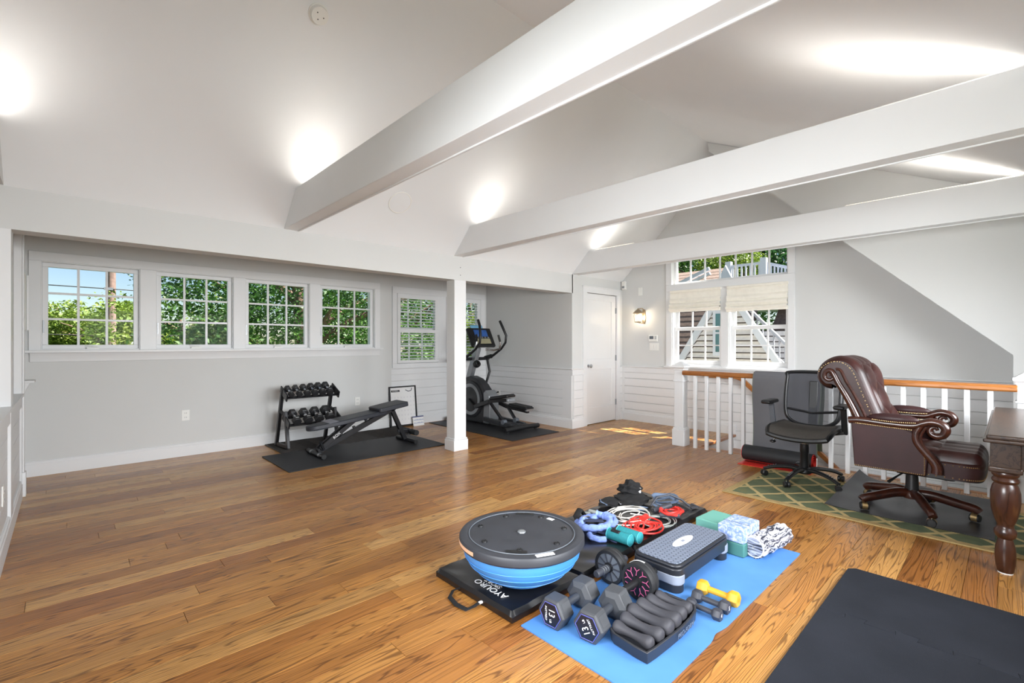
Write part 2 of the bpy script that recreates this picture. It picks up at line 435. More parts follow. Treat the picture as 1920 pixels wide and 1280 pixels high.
# ---- door wall
mb = MB(); holes_wall(mb, 'Y', YA, YA+.18, XN, XB, -.2, 2.30, [(5.77, 6.57, -.2, 2.035)])
wdr = struct(mb.build('wall_door', M['wall']), 'pale wall holding the white panel door')
shiplap(wdr, 'Y', YA, -1, XN+.03, 5.676, .786); shiplap(wdr, 'Y', YA, -1, 6.655, XB-.012, .786)
rail('trim_7', 'Y', YA, -1, XN, 5.676); rail('trim_8', 'Y', YA, -1, 6.65, XB)
base('baseboard_door', 'Y', YA-.012, -1, XN-.03, 5.68); base('baseboard_door_side', 'Y', YA-.012, -1, 6.645, XB-.01)
mb = MB(); mb.box(5.676, YA-.02, 0, 5.772, YA+.01, 2.04).box(6.568, YA-.02, 0, 6.652, YA+.01, 2.04).box(5.672, YA-.022, 2.035, 6.656, YA+.01, 2.128)
mb.box(5.665, YA-.03, 2.118, 6.663, YA, 2.135)
struct(mb.build('trim_9', M['trim'], bevel=.003), 'white door casing')
door = sempty('door_1', (6.17, YA+.03, 0), 'white two-panel interior door')
mb = MB(); holes_wall(mb, 'Y', YA+.012, YA+.05, 5.776, 6.564, .008, 2.03, [(5.89, 6.45, .26, .85), (5.89, 6.45, 1.015, 1.93)]); mb.build('leaf', M['trim'], door, bevel=.004)
for a, b in ((.26, .85), (1.015, 1.93)): MB().box(5.885, YA+.024, a-.005, 6.455, YA+.04, b+.005).build('panel', M['trim'], door)
for z in (.30, 1.02, 1.79): MB().cyl((6.567, YA+.004, z-.045), (6.567, YA+.004, z+.045), .009, n=10).box(6.55, YA+.006, z-.045, 6.585, YA+.012, z+.045).build('hinge', M['silver'], door)
mb = MB(); mb.lathe([(.028,0),(.028,.006),(.012,.01),(.011,.03),(.022,.036),(.03,.05),(.028,.062),(.014,.07)], 18, (5.835, YA+.012, .91), (1,0,0), (0,0,1), (0,-1,0)); mb.build('knob', M['chrome'], door, smooth=True)
struct(MB().box(5.7, YA+.4, -.2, 6.7, YA+.42, 2.3).build('wall_closet', M['black']))

# ---- gable wall with window unit
GT, GL, GR_ = (1.97, 3.565, 2.15, 2.56), (2.82, 3.565, .93, 2.05), (1.97, 2.715, .93, 2.05)
mb = MB(); YL = -.10
holes_wall(mb, 'X', XB, XB+.2, 1.43, YA+.2, -3.2, 2.27, [GT, GL, GR_]); holes_wall(mb, 'X', XB, XB+.2, 1.43, 4.19, 2.27, 2.56, [GT])
mb.box(XB, YL, -3.2, XB+.2, 1.43, 1.152)
mb.prism([(YL, 1.152), (-.008, 1.152), (1.43, gz(1.43)), (1.43, 1.152)], XB, XB+.2, 'YZ')
mb.prism([(1.43, gz(1.43)), (YR, 3.93), (4.19, lz(4.19)), (4.19, 2.56), (1.43, 2.56)], XB, XB+.2, 'YZ')
mb.prism([(4.19, 2.27), (YA, 2.27), (4.19, lz(4.19))], XB, XB+.2, 'YZ')
wg = struct(mb.build('wall_gable', M['wall']), 'grey gable wall with tall white window')
shiplap(wg, 'X', XB, -1, -.008, YA-.06, .786, -2.4, .18)
MB().box(XB-.014, YA-.06, .02, XB, YA-.012, .785).build('corner_board', M['trim'], wg)
rail('trim_10', 'X', XB, -1, -.008, YA); base('baseboard_gable', 'X', XB-.012, -1, 2.62, YA-.02)
# knee of the stair alcove and cheek wall
mb = MB(); mb.prism([(YR, ZR-.005), (-1.2, rz_(-1.2)), (-1.2, -3.0), (-.008, -3.0), (-.008, 1.152), (YR-.03, gz(YR-.03))], XC, XC+.05, 'YZ')
struct(mb.build('wall_cheek', M['wall']), 'pale cheek wall above the stair alcove')
struct(MB().box(XC+.05, -.06, -3.0, XB, -.008, 1.17).build('wall_alcove', M['wall']))
mb = MB(); mb.prism([(-.02, gz(-.02)), (YR, gz(YR)), (YR, gz(YR)+.12), (-.02, gz(-.02)+.14)], XC+.05, XB+.9, 'YZ'); struct(mb.build('ceiling', M['ceil']))  # carried past the gable as part of the added sun-cutting overhang
# main slopes (with an unseen overhang added outside the gable to cut the sun)
mb = MB(); mb.prism([(YA+.03, 2.276-.02), (YA+.03, 2.276+.14), (YR, ZR+.16), (YR, ZR), (YA, 2.276)], XL-.14, XB+.9, 'YZ')
struct(mb.build('ceiling', M['ceil']), 'white sloping ceiling on the window side')
mb = MB(); mb.prism([(YR, ZR), (YR, ZR+.16), (-1.4, rz_(-1.4)+.16), (-1.4, rz_(-1.4))], XL-.14, XC+.05, 'YZ')
struct(mb.build('ceiling', M['ceil']), 'white sloping ceiling on the stair side')
# right (shed dormer) wall behind the camera
mb = MB(); holes_wall(mb, 'Y', -1.4, -1.2, XL-.14, XC+.05, -.2, 2.2, [(.3, 1.7, 1.0, 2.0), (2.0, 3.4, 1.0, 2.0), (3.7, 5.1, 1.0, 2.0)])
struct(mb.build('wall_right', M['wall']))

# ---- tie beams
for i, (x0, lab) in enumerate(((-.45, 'white beam end against the left wall'), (1.412, 'big white tie beam nearest the camera'), (3.283, 'middle white tie beam above the post'), (5.428, 'farthest white tie beam in front of the gable window'))):
    mb = MB(); xa, xb = (x0, x0+.14) if i else (XL, -.292)
    ye = YA - (2.57-2.276)/((ZR-2.276)/(YA-YR)); yr = YR-(ZR-2.57)/.47
    mb.prism([(YA, 2.278), (ye, 2.57), (yr, 2.57), (YR-(ZR-2.278)/.47, 2.278)], xa, xb, 'YZ')
    if i: mb.prism([(YA-.02, 2.270), (YA-.02, 2.285), (-1.1, 2.285), (-1.1, 2.270)], xb-.028, xb-.016, 'YZ')
    b = mb.build('ceiling_beam', M['trim'] if i else M['wall'], bevel=.004 if i else 0); struct(b, lab)

# ---- windows of the dormer
mb = MB(); holes_wall(mb, 'Y', YD-.02, YD, -.257, 3.336, WZ0, 2.133, [(a, b, WZ0-.01, WZ1) for a, b in WIN])
struct(mb.build('trim_11', M['trim'], bevel=.003), 'wide white casing around the four windows')
mb = MB(); mb.box(-.285, YD-.075, 1.168, 3.36, YD+.03, 1.192).prism([(YD, 1.08), (YD-.018, 1.08), (YD-.022, 1.13), (YD-.04, 1.168), (YD, 1.168)], -.25, 3.335, 'YZ')
struct(mb.build('trim_12', M['trim'], bevel=.003), 'white window stool and apron')
def lites(parent, axis, c, u0, u1, z0, z1, nu, nz, bar=.02, dep=.022):
    # muntin bars and single panes inside the sash opening u0..u1, z0..z1 at depth c
    for k in range(1, nu):
        u = u0+(u1-u0)*k/nu; mb = MB()
        (mb.box(u-bar/2, c-dep/2, z0, u+bar/2, c+dep/2, z1) if axis == 'Y' else mb.box(c-dep/2, u-bar/2, z0, c+dep/2, u+bar/2, z1))
        mb.build('muntin', M['trim'], parent)
    for k in range(1, nz):
        z = z0+(z1-z0)*k/nz; mb = MB()
        (mb.box(u0, c-dep/2+.001, z-bar/2, u1, c+dep/2-.001, z+bar/2) if axis == 'Y' else mb.box(c-dep/2+.001, u0, z-bar/2, c+dep/2-.001, u1, z+bar/2))
        mb.build('muntin', M['trim'], parent)
    for i in range(nu):
        for j in range(nz):
            a, b = u0+(u1-u0)*i/nu+bar/2*(i > 0), u0+(u1-u0)*(i+1)/nu-bar/2*(i < nu-1)
            e, f = z0+(z1-z0)*j/nz+bar/2*(j > 0), z0+(z1-z0)*(j+1)/nz-bar/2*(j < nz-1); mb = MB()
            (mb.box(a, c-.002, e, b, c+.002, f) if axis == 'Y' else mb.box(c-.002, a, e, c+.002, b, f))
            mb.build('pane', M['glass'], parent)
def sash(parent, axis, c, u0, u1, z0, z1, fr=.04, dep=.04, bot=None, name='sash'):
    bot = bot or fr; mb = MB(); holes_wall(mb, axis, c-dep/2, c+dep/2, u0, u1, z0, z1, [(u0+fr, u1-fr, z0+bot, z1-fr)])
    mb.build(name, M['trim'], parent, bevel=.003); return u0+fr, u1-fr, z0+bot, z1-fr
for i, (a, b) in enumerate(WIN):
    wn_ = sempty('window_%d' % (i+1), ((a+b)/2, YD+.05, WZ0), ['leftmost casement window of the dormer band', 'second casement window of the dormer band', 'third casement window of the dormer band', 'rightmost casement window of the dormer band'][i])
    mb = MB(); holes_wall(mb, 'Y', YD-.004, YD+.2, a-.012, b+.012, WZ0-.01, WZ1+.012, [(a+.006, b-.006, WZ0+.012, WZ1-.006)]); mb.build('jamb', M['trim'], wn_)
    q = sash(wn_, 'Y', YD+.06, a+.006, b-.006, WZ0+.012, WZ1-.006, .042, .045)
    lites(wn_, 'Y', YD+.06, *q, 3, 3)
    mb = MB(); mb.box((a+b)/2-.05, YD+.005, WZ0+.012, (a+b)/2+.05, YD+.035, WZ0+.03).bar(((a+b)/2+.03, YD+.015, WZ0+.035), ((a+b)/2-.06, YD+.012, WZ0+.045), .012, .008)
    mb.build('crank', M['gwhite'], wn_, bevel=.003)
    MB().box(a+.012, YD+.02, 1.36, a+.022, YD+.034, 1.48).build('latch', M['silver'], wn_)

# ---- shuttered windows
mb = MB(); holes_wall(mb, 'Y', YS-.02, YS, 3.573, 5.387, .886, 2.116, [(3.65, 4.40, .95, 2.02), (4.55, 5.29, .95, 2.02)]); struct(mb.build('trim_13', M['trim'], bevel=.003), 'white casing around the shuttered windows')
for i, (a, b) in enumerate(((3.63, 4.42), (4.53, 5.30))):
    wn_ = sempty('window_%d' % (i+5), ((a+b)/2, YS+.1, .95), ['left double-hung window behind shutters', 'right double-hung window behind shutters, half hidden by the post'][i])
    q = sash(wn_, 'Y', YS+.10, a, b, 1.47, 2.03, .04, .03); lites(wn_, 'Y', YS+.10, *q, 3, 2, .018)
    q = sash(wn_, 'Y', YS+.07, a, b, .95, 1.50, .04, .03); lites(wn_, 'Y', YS+.07, *q, 3, 2, .018)
    sh = thing('plantation_shutter', ((a+b)/2, YS, .95), ['white plantation shutter left of the square post', 'white plantation shutter right of the square post, behind the elliptical'][i], 'shutter', 'plantation shutters')
    mb = MB(); holes_wall(mb, 'Y', YS-.03, YS+.004, a+.022, b-.022, .955, 2.018, [(a+.075, b-.09, 1.0, 1.42), (a+.075, b-.09, 1.475, 1.945)]); mb.build('shutter_frame', M['trim'], sh, bevel=.003)
    for z0, z1, n in ((1.0, 1.42, 9), (1.475, 1.945, 10)):
        for k in range(n):
            z = z0+(z1-z0)*(k+.5)/n; mb = MB(); mb.obox(((a+b)/2-.0075, YS-.012, z), ((b-a)/2-.085, .022, .0035), Matrix.Rotation(math.radians(12), 3, 'X')); mb.build('louver', M['trim'], sh)

# ---- gable window unit
mb = MB(); holes_wall(mb, 'X', XB-.022, XB, 1.89, 3.655, .886, 2.66, [GT, GL, GR_]); struct(mb.build('trim_14', M['trim'], bevel=.003), 'white casing of the gable window')
mb = MB(); mb.box(XB-.06, 1.87, .886, XB+.03, 3.675, .915); struct(mb.build('trim_15', M['trim'], bevel=.004), 'white stool under the gable window')
wt = sempty('window_7', (XB+.1, (GT[0]+GT[1])/2, GT[2]), 'wide seven-lite transom of the gable window')
q = sash(wt, 'X', XB+.09, GT[0], GT[1], GT[2], GT[3], .035, .05); lites(wt, 'X', XB+.09, *q, 7, 1, .02)
for i, g in enumerate((GL, GR_)):
    wn_ = sempty('window_%d' % (8+i), (XB+.1, (g[0]+g[1])/2, g[2]), ['left double-hung window of the gable', 'right double-hung window of the gable'][i])
    mb = MB(); holes_wall(mb, 'X', XB-.004, XB+.2, g[0]-.012, g[1]+.012, g[2]-.01, g[3]+.01, [(g[0]+.012, g[1]-.012, g[2]+.015, g[3]-.01)]); mb.build('jamb', M['trim'], wn_)
    q = sash(wn_, 'X', XB+.12, g[0]+.012, g[1]-.012, 1.46, g[3]-.01, .045, .035); lites(wn_, 'X', XB+.12, *q, 3, 2, .018)
    q = sash(wn_, 'X', XB+.08, g[0]+.012, g[1]-.012, g[2]+.015, 1.495, .045, .035, .06); lites(wn_, 'X', XB+.08, *q, 3, 2, .018)

# ---- stairs: well, treads
mb = MB(); mb.box(5.60, -1.2, -3.2, 5.62, 2.64, -.02); wsn = struct(mb.build('wall_stair', M['trim']), 'white inner wall of the stairwell')
st = sempty('stairs', (6.17, 1.3, -3.0), 'oak staircase going down behind the railing')
for k in range(13):
    z = -.19*(k+1); y1 = 2.64-.26*k; y0 = y1-.26
    MB().box(5.62, y0-.03, z-.03, XB-.012, y1+.0, z).build('tread', M['rail_oak'], st, bevel=.004)
    MB().box(5.62, y1-.001, z, XB-.012, y1+.02, z+.19-.03 if k else z+.17).build('riser', M['trim'], st)
mb = MB(); mb.box(5.60, 2.61, -.03, XB-.012, 2.67, .003); mb.build('nosing', M['rail_oak'], st, bevel=.006)
mb = MB(); mb.box(5.565, -1.2, -.03, 5.635, 2.66, .004); mb.build('nosing', M['rail_oak'], st, bevel=.006)
# ================================================================== FIXTURES
# uplights lying on the tie beams, washing the ceiling slopes
M['led'] = plain('lamp_housing', (225, 225, 222), .5)
def glow(name, c, s):
    m = D.materials.new(name); m.use_nodes = True; t = m.node_tree; t.nodes.clear(); o = t.nodes.new('ShaderNodeOutputMaterial'); e = t.nodes.new('ShaderNodeEmission')
    e.inputs[0].default_value = lin(c); e.inputs[1].default_value = s; t.links.new(e.outputs[0], o.inputs[0]); return m
M['lens'] = glow('lamp_lens', (255, 240, 220), 6)
for bx, bn in ((-.301, 'beam end at the left wall'), (1.48, 'beam nearest the camera'), (3.35, 'middle beam'), (5.50, 'farthest beam')):
    for y0, y1, sy, pw in ((3.45, 4.06, 'window side', .50), (-.08, 1.10, 'stair side', 1.35)):
        if bx < 0 and y0 < 1: continue
        hw = .03 if bx > 0 else .008; xx = bx; ym = (y0+y1)/2; u = thing('beam_uplight', (xx, ym, 2.571), 'slim white uplight strip on the %s of the %s' % (sy, bn), 'lamp', 'uplights on the tie beams')
        MB().box(xx-hw, y0-.01, 2.571, xx+hw, y1+.01, 2.588).build('housing', M['led'], u, bevel=.003)
        MB().box(xx-hw*.7, y0, 2.588, xx+hw*.7, y1, 2.590).build('lens', M['lens'], u)
        l = lamp('uplight_lamp', 'AREA', (xx, ym, 2.60), (xx, ym, 3.4), pw, (1.0, .97, .93), hw*1.5, y1-y0)
        l.rotation_euler = (PI, 0, 0); l.parent = u; l.location = (0, 0, .025)

def disc_on(pt, n, label, name, cat, r, h, mats, holes=True):
    n = Vector(n).normalized(); x = n.orthogonal().normalized(); y = n.cross(x)
    o = thing(name, pt, label, cat)
    MB().lathe([(r, 0), (r, h*.7), (r*.93, h), (r*.2, h)], 32, pt, x, y, n).build('cover', mats, o, smooth=True)
    return o, x, y, n
nl = Vector((0, -(ZR-2.276), -(YA-YR)))            # inward normal of the window-side slope
s, x, y, n = disc_on((1.245, 3.232, lz(3.232)), nl, 'round white smoke detector on the sloping ceiling', 'smoke_detector', 'smoke detector', .058, .04, M['gwhite'])
for a in (.3, 2.2, 4.0): p = Vector(s.location) + x*(.025*cos(a)) + y*(.025*sin(a)) + n*.0395; MB().cyl(p, p+n*.002, .004, n=8).build('sensor_hole', M['black'], s)
MB().lathe([(.066, 0), (.066, .006), (.05, .008)], 32, s.location, x, y, n).build('base_plate', M['gwhite'], s, smooth=True)
s, x, y, n = disc_on((2.37, 4.102, lz(4.102)), nl, 'round flush ceiling speaker behind the near beam', 'ceiling_speaker', 'speaker', .108, .006, M['ceil'])
MB().lathe([(.118, 0), (.118, .004), (.11, .007), (.106, .004)], 36, s.location, x, y, n).build('rim', M['gwhite'], s, smooth=True)

# gable wall devices (face X = XB looking to -X)
def plate(name, axis, face, d, u, z, w, h, label, cat, kind=None, group=None, t=.007):
    loc = (face, u, z-h/2) if axis == 'X' else (u, face, z-h/2)
    o = thing(name, loc, label, cat, group)
    def B(u0, z0, u1, z1, a, b): return (MB().box(face+d*a, u+u0, z+z0, face+d*b, u+u1, z+z1) if axis == 'X' else MB().box(u+u0, face+d*a, z+z0, u+u1, face+d*b, z+z1))
    B(-w/2, -h/2, w/2, h/2, 0, t).build('plate', M['gwhite'], o, bevel=.002)
    if kind == 'outlet':
        for zz in (.024, -.024):
            B(-.016, zz-.014, .016, zz+.014, t, t+.002).build('receptacle', M['gwhite'], o, bevel=.001)
            mb = MB()
            for uu in (-.007, .007): q = B(uu-.0015, zz-.006, uu+.0015, zz+.006, t+.002, t+.003); mb.add(q.v, q.f)
            mb.build('slot', M['grey'], o)
    if kind == 'switch':
        for k in (-1, 0, 1): B(k*.046-.016, -.033, k*.046+.016, .033, t, t+.004).build('rocker', M['gwhite'], o, bevel=.002)
    return o
plate('outlet', 'Y', YD, -1, .974, .454, .075, .118, 'white wall outlet low on the bare wall left of the dumbbell rack', 'outlet', 'outlet')
plate('outlet', 'Y', YD, -1, 2.996, .44, .075, .118, 'white wall outlet between the dumbbell rack and the poster', 'outlet', 'outlet')
op = plate('outlet', 'X', XN-.012, -1, 6.07, .395, .075, .118, 'white wall outlet on the shiplap beside the elliptical', 'outlet', 'outlet')
plate('outlet', 'X', -.275, 1, 4.10, .36, .08, .12, 'white outlet on the left wall wainscot at the photo edge', 'outlet', 'outlet')
mb = MB(); mb.tube([(XN-.02, 6.07, .42), (XN-.05, 6.07, .42), (XN-.06, 6.10, .41), (XN-.055, 6.15, .36), (XN-.05, 6.17, .28), (XN-.05, 6.18, .15), (XN-.10, 6.17, .03), (XN-.22, 6.12, .012)], .005, 8)
mb.cyl((XN-.019, 6.07, .42), (XN-.05, 6.07, .42), .014, .011, 12); cd=thing('power_lead', (XN-.1, 6.1, .01), 'black power lead plugged into the nook outlet', 'cable'); mb.build('cable', M['black'], cd, smooth=True)
plate('light_switch', 'X', XB, -1, 3.865, 1.203, .165, .115, 'white triple rocker switch plate below the thermostat', 'light switch', 'switch')
plate('wall_plate', 'X', XB, -1, 4.11, 2.09, .07, .13, 'plain white wall plate above the sconce', 'wall plate', t=.012)
th = thing('thermostat', (XB, 3.875, 1.29), 'white thermostat with grey display on the gable wall', 'thermostat')
MB().box(XB-.026, 3.80, 1.287, XB, 3.95, 1.388).build('body', M['gwhite'], th, bevel=.006)
MB().box(XB-.028, 3.865, 1.325, XB-.025, 3.935, 1.372).build('display', M['grey'], th)
mb = MB()
for k in range(3): mb.box(XB-.029, 3.815, 1.322+k*.018, XB-.025, 3.845, 1.332+k*.018)
mb.build('button', M['silver'], th)
pir = thing('motion_sensor', (XB, YA-.055, 2.14), 'white motion sensor in the corner above the door', 'sensor')
MB().box(XB-.05, YA-.095, 2.14, XB, YA-.02, 2.28).build('body', M['gwhite'], pir, bevel=.01)
MB().box(XB-.053, YA-.08, 2.165, XB-.049, YA-.035, 2.20).build('lens', M['silver'], pir, bevel=.002)
# box and small shelf on the left recess wall
bxs = thing('wall_box', (XL, 6.08, 1.37), 'slim white box hung on the left wall beside the window', 'wall box')
MB().box(XL, 6.0, 1.375, -.262, 6.20, 1.885).build('body', M['gwhite'], bxs, bevel=.004); MB().box(-.262, 6.19, 1.38, -.248, 6.20, 1.88).build('cover_edge', M['trim'], bxs)
br = thing('wall_bracket', (XL, 6.12, .78), 'small white moulded ledge low on the left recess wall', 'bracket')
MB().box(XL, 6.02, .905, -.205, 6.22, .925).build('ledge', M['trim'], br, bevel=.003); MB().prism([(XL, .78), (-.28, .80), (-.235, .905), (XL, .905)], 6.05, 6.19, 'XZ').build('cove', M['trim'], br)

# sconce
M['nickel'] = plain('brushed_nickel', (176, 160, 136), .3, .9, var=.03)
sc = thing('wall_sconce', (XB, 4.07, 1.56), 'brushed nickel lantern sconce, lit, between door and window', 'lamp')
mb = MB(); pts = [(0, .0)]
ov = [(4.045+.032*cos(a)*1.0, 1.685+.115*max(-1, min(1, 1.25*sin(a)))) for a in [2*PI*k/24 for k in range(24)]]
mb.prism(ov, XB-.014, XB, 'YZ'); mb.build('backplate', M['nickel'], sc, bevel=.003)
SX, SY = XB-.13, 4.075
mb = MB(); mb.tube([(XB-.01, 4.045, 1.79), (XB-.05, 4.05, 1.815), (XB-.10, 4.065, 1.81), (SX, SY, 1.795)], .007, 8); mb.build('arm', M['nickel'], sc, smooth=True)
MB().tube([(XB-.01, 4.045, 1.59), (XB-.06, 4.055, 1.575), (SX, SY, 1.585)], .006, 8).build('arm', M['nickel'], sc, smooth=True)
mb = MB(); mb.lathe([(.006, 1.815), (.012, 1.80), (.028, 1.79), (.065, 1.755), (.085, 1.738), (.083, 1.733), (.04, 1.75)], 20, (SX, SY, 0)); mb.build('cap', M['nickel'], sc, smooth=True)
mb = MB(); mb.lathe([(.055, 1.74), (.06, 1.70), (.058, 1.64), (.05, 1.60), (.049, 1.60), (.057, 1.64), (.059, 1.70), (.054, 1.74)], 20, (SX, SY, 0)); mb.build('glass_shade', M['glass'], sc, smooth=True)
mb = MB(); mb.lathe([(.05, 1.595), (.058, 1.60), (.05, 1.588), (.01, 1.582)], 20, (SX, SY, 0))
for k in range(4): a = PI/4+k*PI/2; mb.tube([(SX+.055*cos(a), SY+.055*sin(a), 1.745), (SX+.064*cos(a), SY+.064*sin(a), 1.69), (SX+.053*cos(a), SY+.053*sin(a), 1.60)], .0035, 6)
mb.build('cage', M['nickel'], sc, smooth=True)
mb = MB(); mb.ball((SX, SY, 1.675), .026, .026, .034, 14, 10); mb.build('bulb', glow('bulb_glow', (255, 226, 180), 22), sc, smooth=True)
l = lamp('sconce_lamp', 'POINT', (SX, SY, 1.675), (SX, SY, 0), 7, (1, .88, .72)); l.data.shadow_soft_size = .03; l.parent = sc; l.location = Vector((SX, SY, 1.675)) - Vector(sc.location)

# roman shades
M['linen'] = plain('linen_shade', (243, 239, 228), .9, var=.03, vs=20, bump=.1, bs=400, bd=.0004)
for i, (g, zb) in enumerate(((GL, 1.745), (GR_, 1.715))):
    r = thing('roman_shade', (XB-.03, (g[0]+g[1])/2, zb), ['cream roman shade half raised in the left gable window', 'cream roman shade half raised in the right gable window'][i], 'window shade', 'cream roman shades')
    a, b = g[0]-.01, g[1]+.01
    MB().box(XB-.055, a, 2.018, XB-.008, b, 2.052).build('head_rail', M['linen'], r, bevel=.004)
    n = 4; zt = 2.03
    for k in range(n):
        z1 = zt-(zt-zb)*(k/n)**.8; z0 = zt-(zt-zb)*((k+1)/n)**.8 ; bul = .012+.012*k
        def fn(u, v, z0=z0, z1=z1, bul=bul, k=k):
            z = z1+(z0-.012-z1)*v; return (XB-.035-.006*k-bul*sin(PI*min(1, v*1.08))**1.2+.004*sin(u*9+k), a+(b-a)*u, z+.006*sin(u*PI)*(-1 if k else 0))
        MB().grid(fn, 14, 9).build('fold', M['linen'], r, smooth=True)
    MB().box(XB-.075, a, zb-.02, XB-.03, b, zb+.03).build('hem_bar', M['linen'], r, bevel=.008)
    MB().tube([(XB-.078, (a+b)/2-.02, zb-.018), (XB-.086, (a+b)/2, zb-.024), (XB-.078, (a+b)/2+.02, zb-.018)], .004, 6).build('pull', M['silver'], r)

# ------------------------------------------------------------------ stair railing
rl = thing('stair_railing', (5.5, 1.4, 0), 'white stair railing with oak handrail and two square newels', 'railing')
def newel(x, y):
    mb = MB(); mb.box(x-.0775, y-.0775, 0, x+.0775, y+.0775, .20); mb.build('newel_base', M['trim'], rl, bevel=.004)
    mb = MB(); mb.box(x-.068, y-.068, .20, x+.068, y+.068, .222).box(x-.058, y-.058, .222, x+.058, y+.058, .93); mb.build('newel_post', M['trim'], rl, bevel=.003)
    mb = MB(); mb.box(x-.068, y-.068, .785, x+.068, y+.068, .80); mb.build('newel_collar', M['trim'], rl, bevel=.003)
    mb = MB(); h = PI/4; r2 = math.sqrt(2)
    mb.lathe([(.060*r2, .925), (.066*r2, .935), (.066*r2, .945), (.082*r2, .962), (.082*r2, .985), (.066*r2, .992), (.05*r2, 1.005), (.012*r2, 1.03)], 4, (x, y, 0), ph=h); mb.build('newel_cap', M['trim'], rl)
newel(5.542, 2.82); newel(5.542, -.085)
mb = MB(); mb.prism([(5.47, .872), (5.53, .872), (5.538, .885), (5.538, .905), (5.528, .92), (5.51, .928), (5.49, .928), (5.472, .92), (5.462, .905), (5.462, .885)], -.03, 2.765, 'XZ'); mb.build('handrail', M['rail_oak'], rl, bevel=.003)
for k in range(20):
    yy = 2.615-.1385*k
    if yy < 0: break
    MB().box(5.482, yy-.018, 0, 5.518, yy+.018, .874).build('baluster', M['trim'], rl, bevel=.002, seg=1)
hr = thing('wall_handrail', (6.65, 2.0, -.3), 'oak wall handrail sloping down the stairs along the shiplap', 'handrail')
mb = MB(); P = [(6.66, 3.0, .80), (6.66, 2.60, .80), (6.66, 2.52, .775), (6.66, 1.42, -.245), (6.66, .35, -1.03)]
for p, q in zip(P[:-1], P[1:]): mb.bar(p, q, .045, .055)
mb.build('rail', M['rail_oak'], hr, bevel=.008)
for (yy, zz) in ((2.68, .80), (1.95, .255), (1.2, -.42)):
    mb = MB(); mb.tube([(6.66, yy, zz-.025), (6.66, yy, zz-.06), (6.70, yy, zz-.075), (6.716, yy, zz-.075)], .007, 8).cyl((6.71, yy, zz-.075), (6.718, yy, zz-.075), .025, n=14); mb.build('bracket', M['silver'], hr, smooth=True)
# ================================================================== OUTSIDE
GZ = -3.0
t = NT('lawn'); v = t.coords(); r = t.ramp(t.noise(v, 1.5, 5, .6), [(.3, (36, 58, 22)), (.7, (68, 88, 40))]); t.l(r, t.b, 'Base Color'); t.set(Roughness=.9); M['lawn'] = t.m
g = MB().box(-90, -60, GZ-.2, 120, 140, GZ).build('ground', M['lawn']); struct(g, 'lawn outside')
struct(MB().box(7.3, -4, GZ-.05, 13.2, 10, GZ+.03).build('bounce_slab', plain('pale_bounce', (190, 185, 178), .9, var=.05)), 'added pale slab bouncing light between the houses')  # added slab, bounces sunlight onto the shaded neighbour wall
def leafmat(name, a, b, c):
    t = NT(name); v = t.coords(); n = t.noise(v, .9, 3, .6); a, b, c = [tuple(k*.66 for k in lin(q)[:3])+(1,) for q in (a, b, c)]; r = t.ramp(n, [(.25, a), (.5, b), (.75, c)]); t.l(r, t.b, 'Base Color'); t.set(Roughness=.55)
    tr = t.n('ShaderNodeBsdfTranslucent'); t.l(r, tr); mx = t.n('ShaderNodeMixShader'); mx.inputs[0].default_value = .35; t.l(t.b, mx, 1); t.l(tr, mx, 2); t.l(mx, t.out); return t.m
LEAF = [leafmat('oak_leaves', (40, 82, 32), (70, 118, 46), (112, 152, 60)), leafmat('bright_leaves', (76, 110, 34), (124, 154, 52), (164, 180, 78)), leafmat('deep_leaves', (32, 70, 40), (58, 104, 56), (96, 136, 66)),
        leafmat('russet_leaves', (110, 62, 46), (156, 102, 78), (140, 134, 76))]
M['bark'] = plain('bark', (112, 92, 78), .95, var=.3, vs=14, bump=.6, bs=30, bd=.02)
def tree(x, y, h, rx, rz, lab, leaf=0, n=4200, size=.2, zc=None, trunk=.18, cat='tree', group='trees outside', name='tree', sub=16):
    rnd = random.Random(int(x*131+y*17+n)); o = thing(name, (x, y, GZ), lab, cat, group)
    zc = (GZ+h-rz) if zc is None else zc
    mb = MB(); top = zc+rz*.5
    mb.tube([(x, y, GZ), (x+.06*rx, y, GZ+(top-GZ)*.4), (x-.04*rx, y+.05, top)], [trunk*1.25, trunk*.9, trunk*.3], 10)
    for k in range(7):
        a = k*.9+x; z0 = zc-rz*.5+rz*.12*k; mb.tube([(x, y, z0), (x+rx*.45*cos(a), y+rx*.45*sin(a), z0+rz*.25), (x+rx*.85*cos(a), y+rx*.85*sin(a), z0+rz*.4)], [trunk*.45, trunk*.25, trunk*.08], 6)
    mb.build('trunk', M['bark'], o, smooth=True)
    blobs = []
    for k in range(sub):
        a = rnd.uniform(0, 2*PI); e = rnd.uniform(-.75, 1); q = math.sqrt(max(0, 1-e*e*.8)); d = rnd.uniform(.45, .85)
        blobs.append((x+rx*d*q*cos(a), y+rx*d*q*sin(a), zc+rz*d*e, rnd.uniform(.28, .45)*rx))
    lf = MB()
    for k in range(int(n*3.0)):
        bx, by, bz, br = blobs[k % sub]; p = Vector((rnd.gauss(0,1), rnd.gauss(0,1), rnd.gauss(0,1))).normalized()*br*rnd.uniform(.6, 1.08)
        c = Vector((bx, by, bz)) + Vector((p.x, p.y, p.z*min(1.2, rz/rx)))
        u = Vector((rnd.gauss(0,1), rnd.gauss(0,1), rnd.gauss(0,.7))).normalized(); w_ = u.orthogonal().normalized(); w_ = (Matrix.Rotation(rnd.uniform(0, 6.28), 3, u) @ w_)
        s = size*.36*rnd.uniform(.6, 1.3); b = len(lf.v)
        lf.v += [tuple(c-u*s), tuple(c+w_*s*.45), tuple(c+u*s), tuple(c-w_*s*.45)]; lf.f.append((b, b+1, b+2, b+3))
    f = lf.build('foliage', LEAF[leaf], o); f['kind'] = 'stuff'; return o
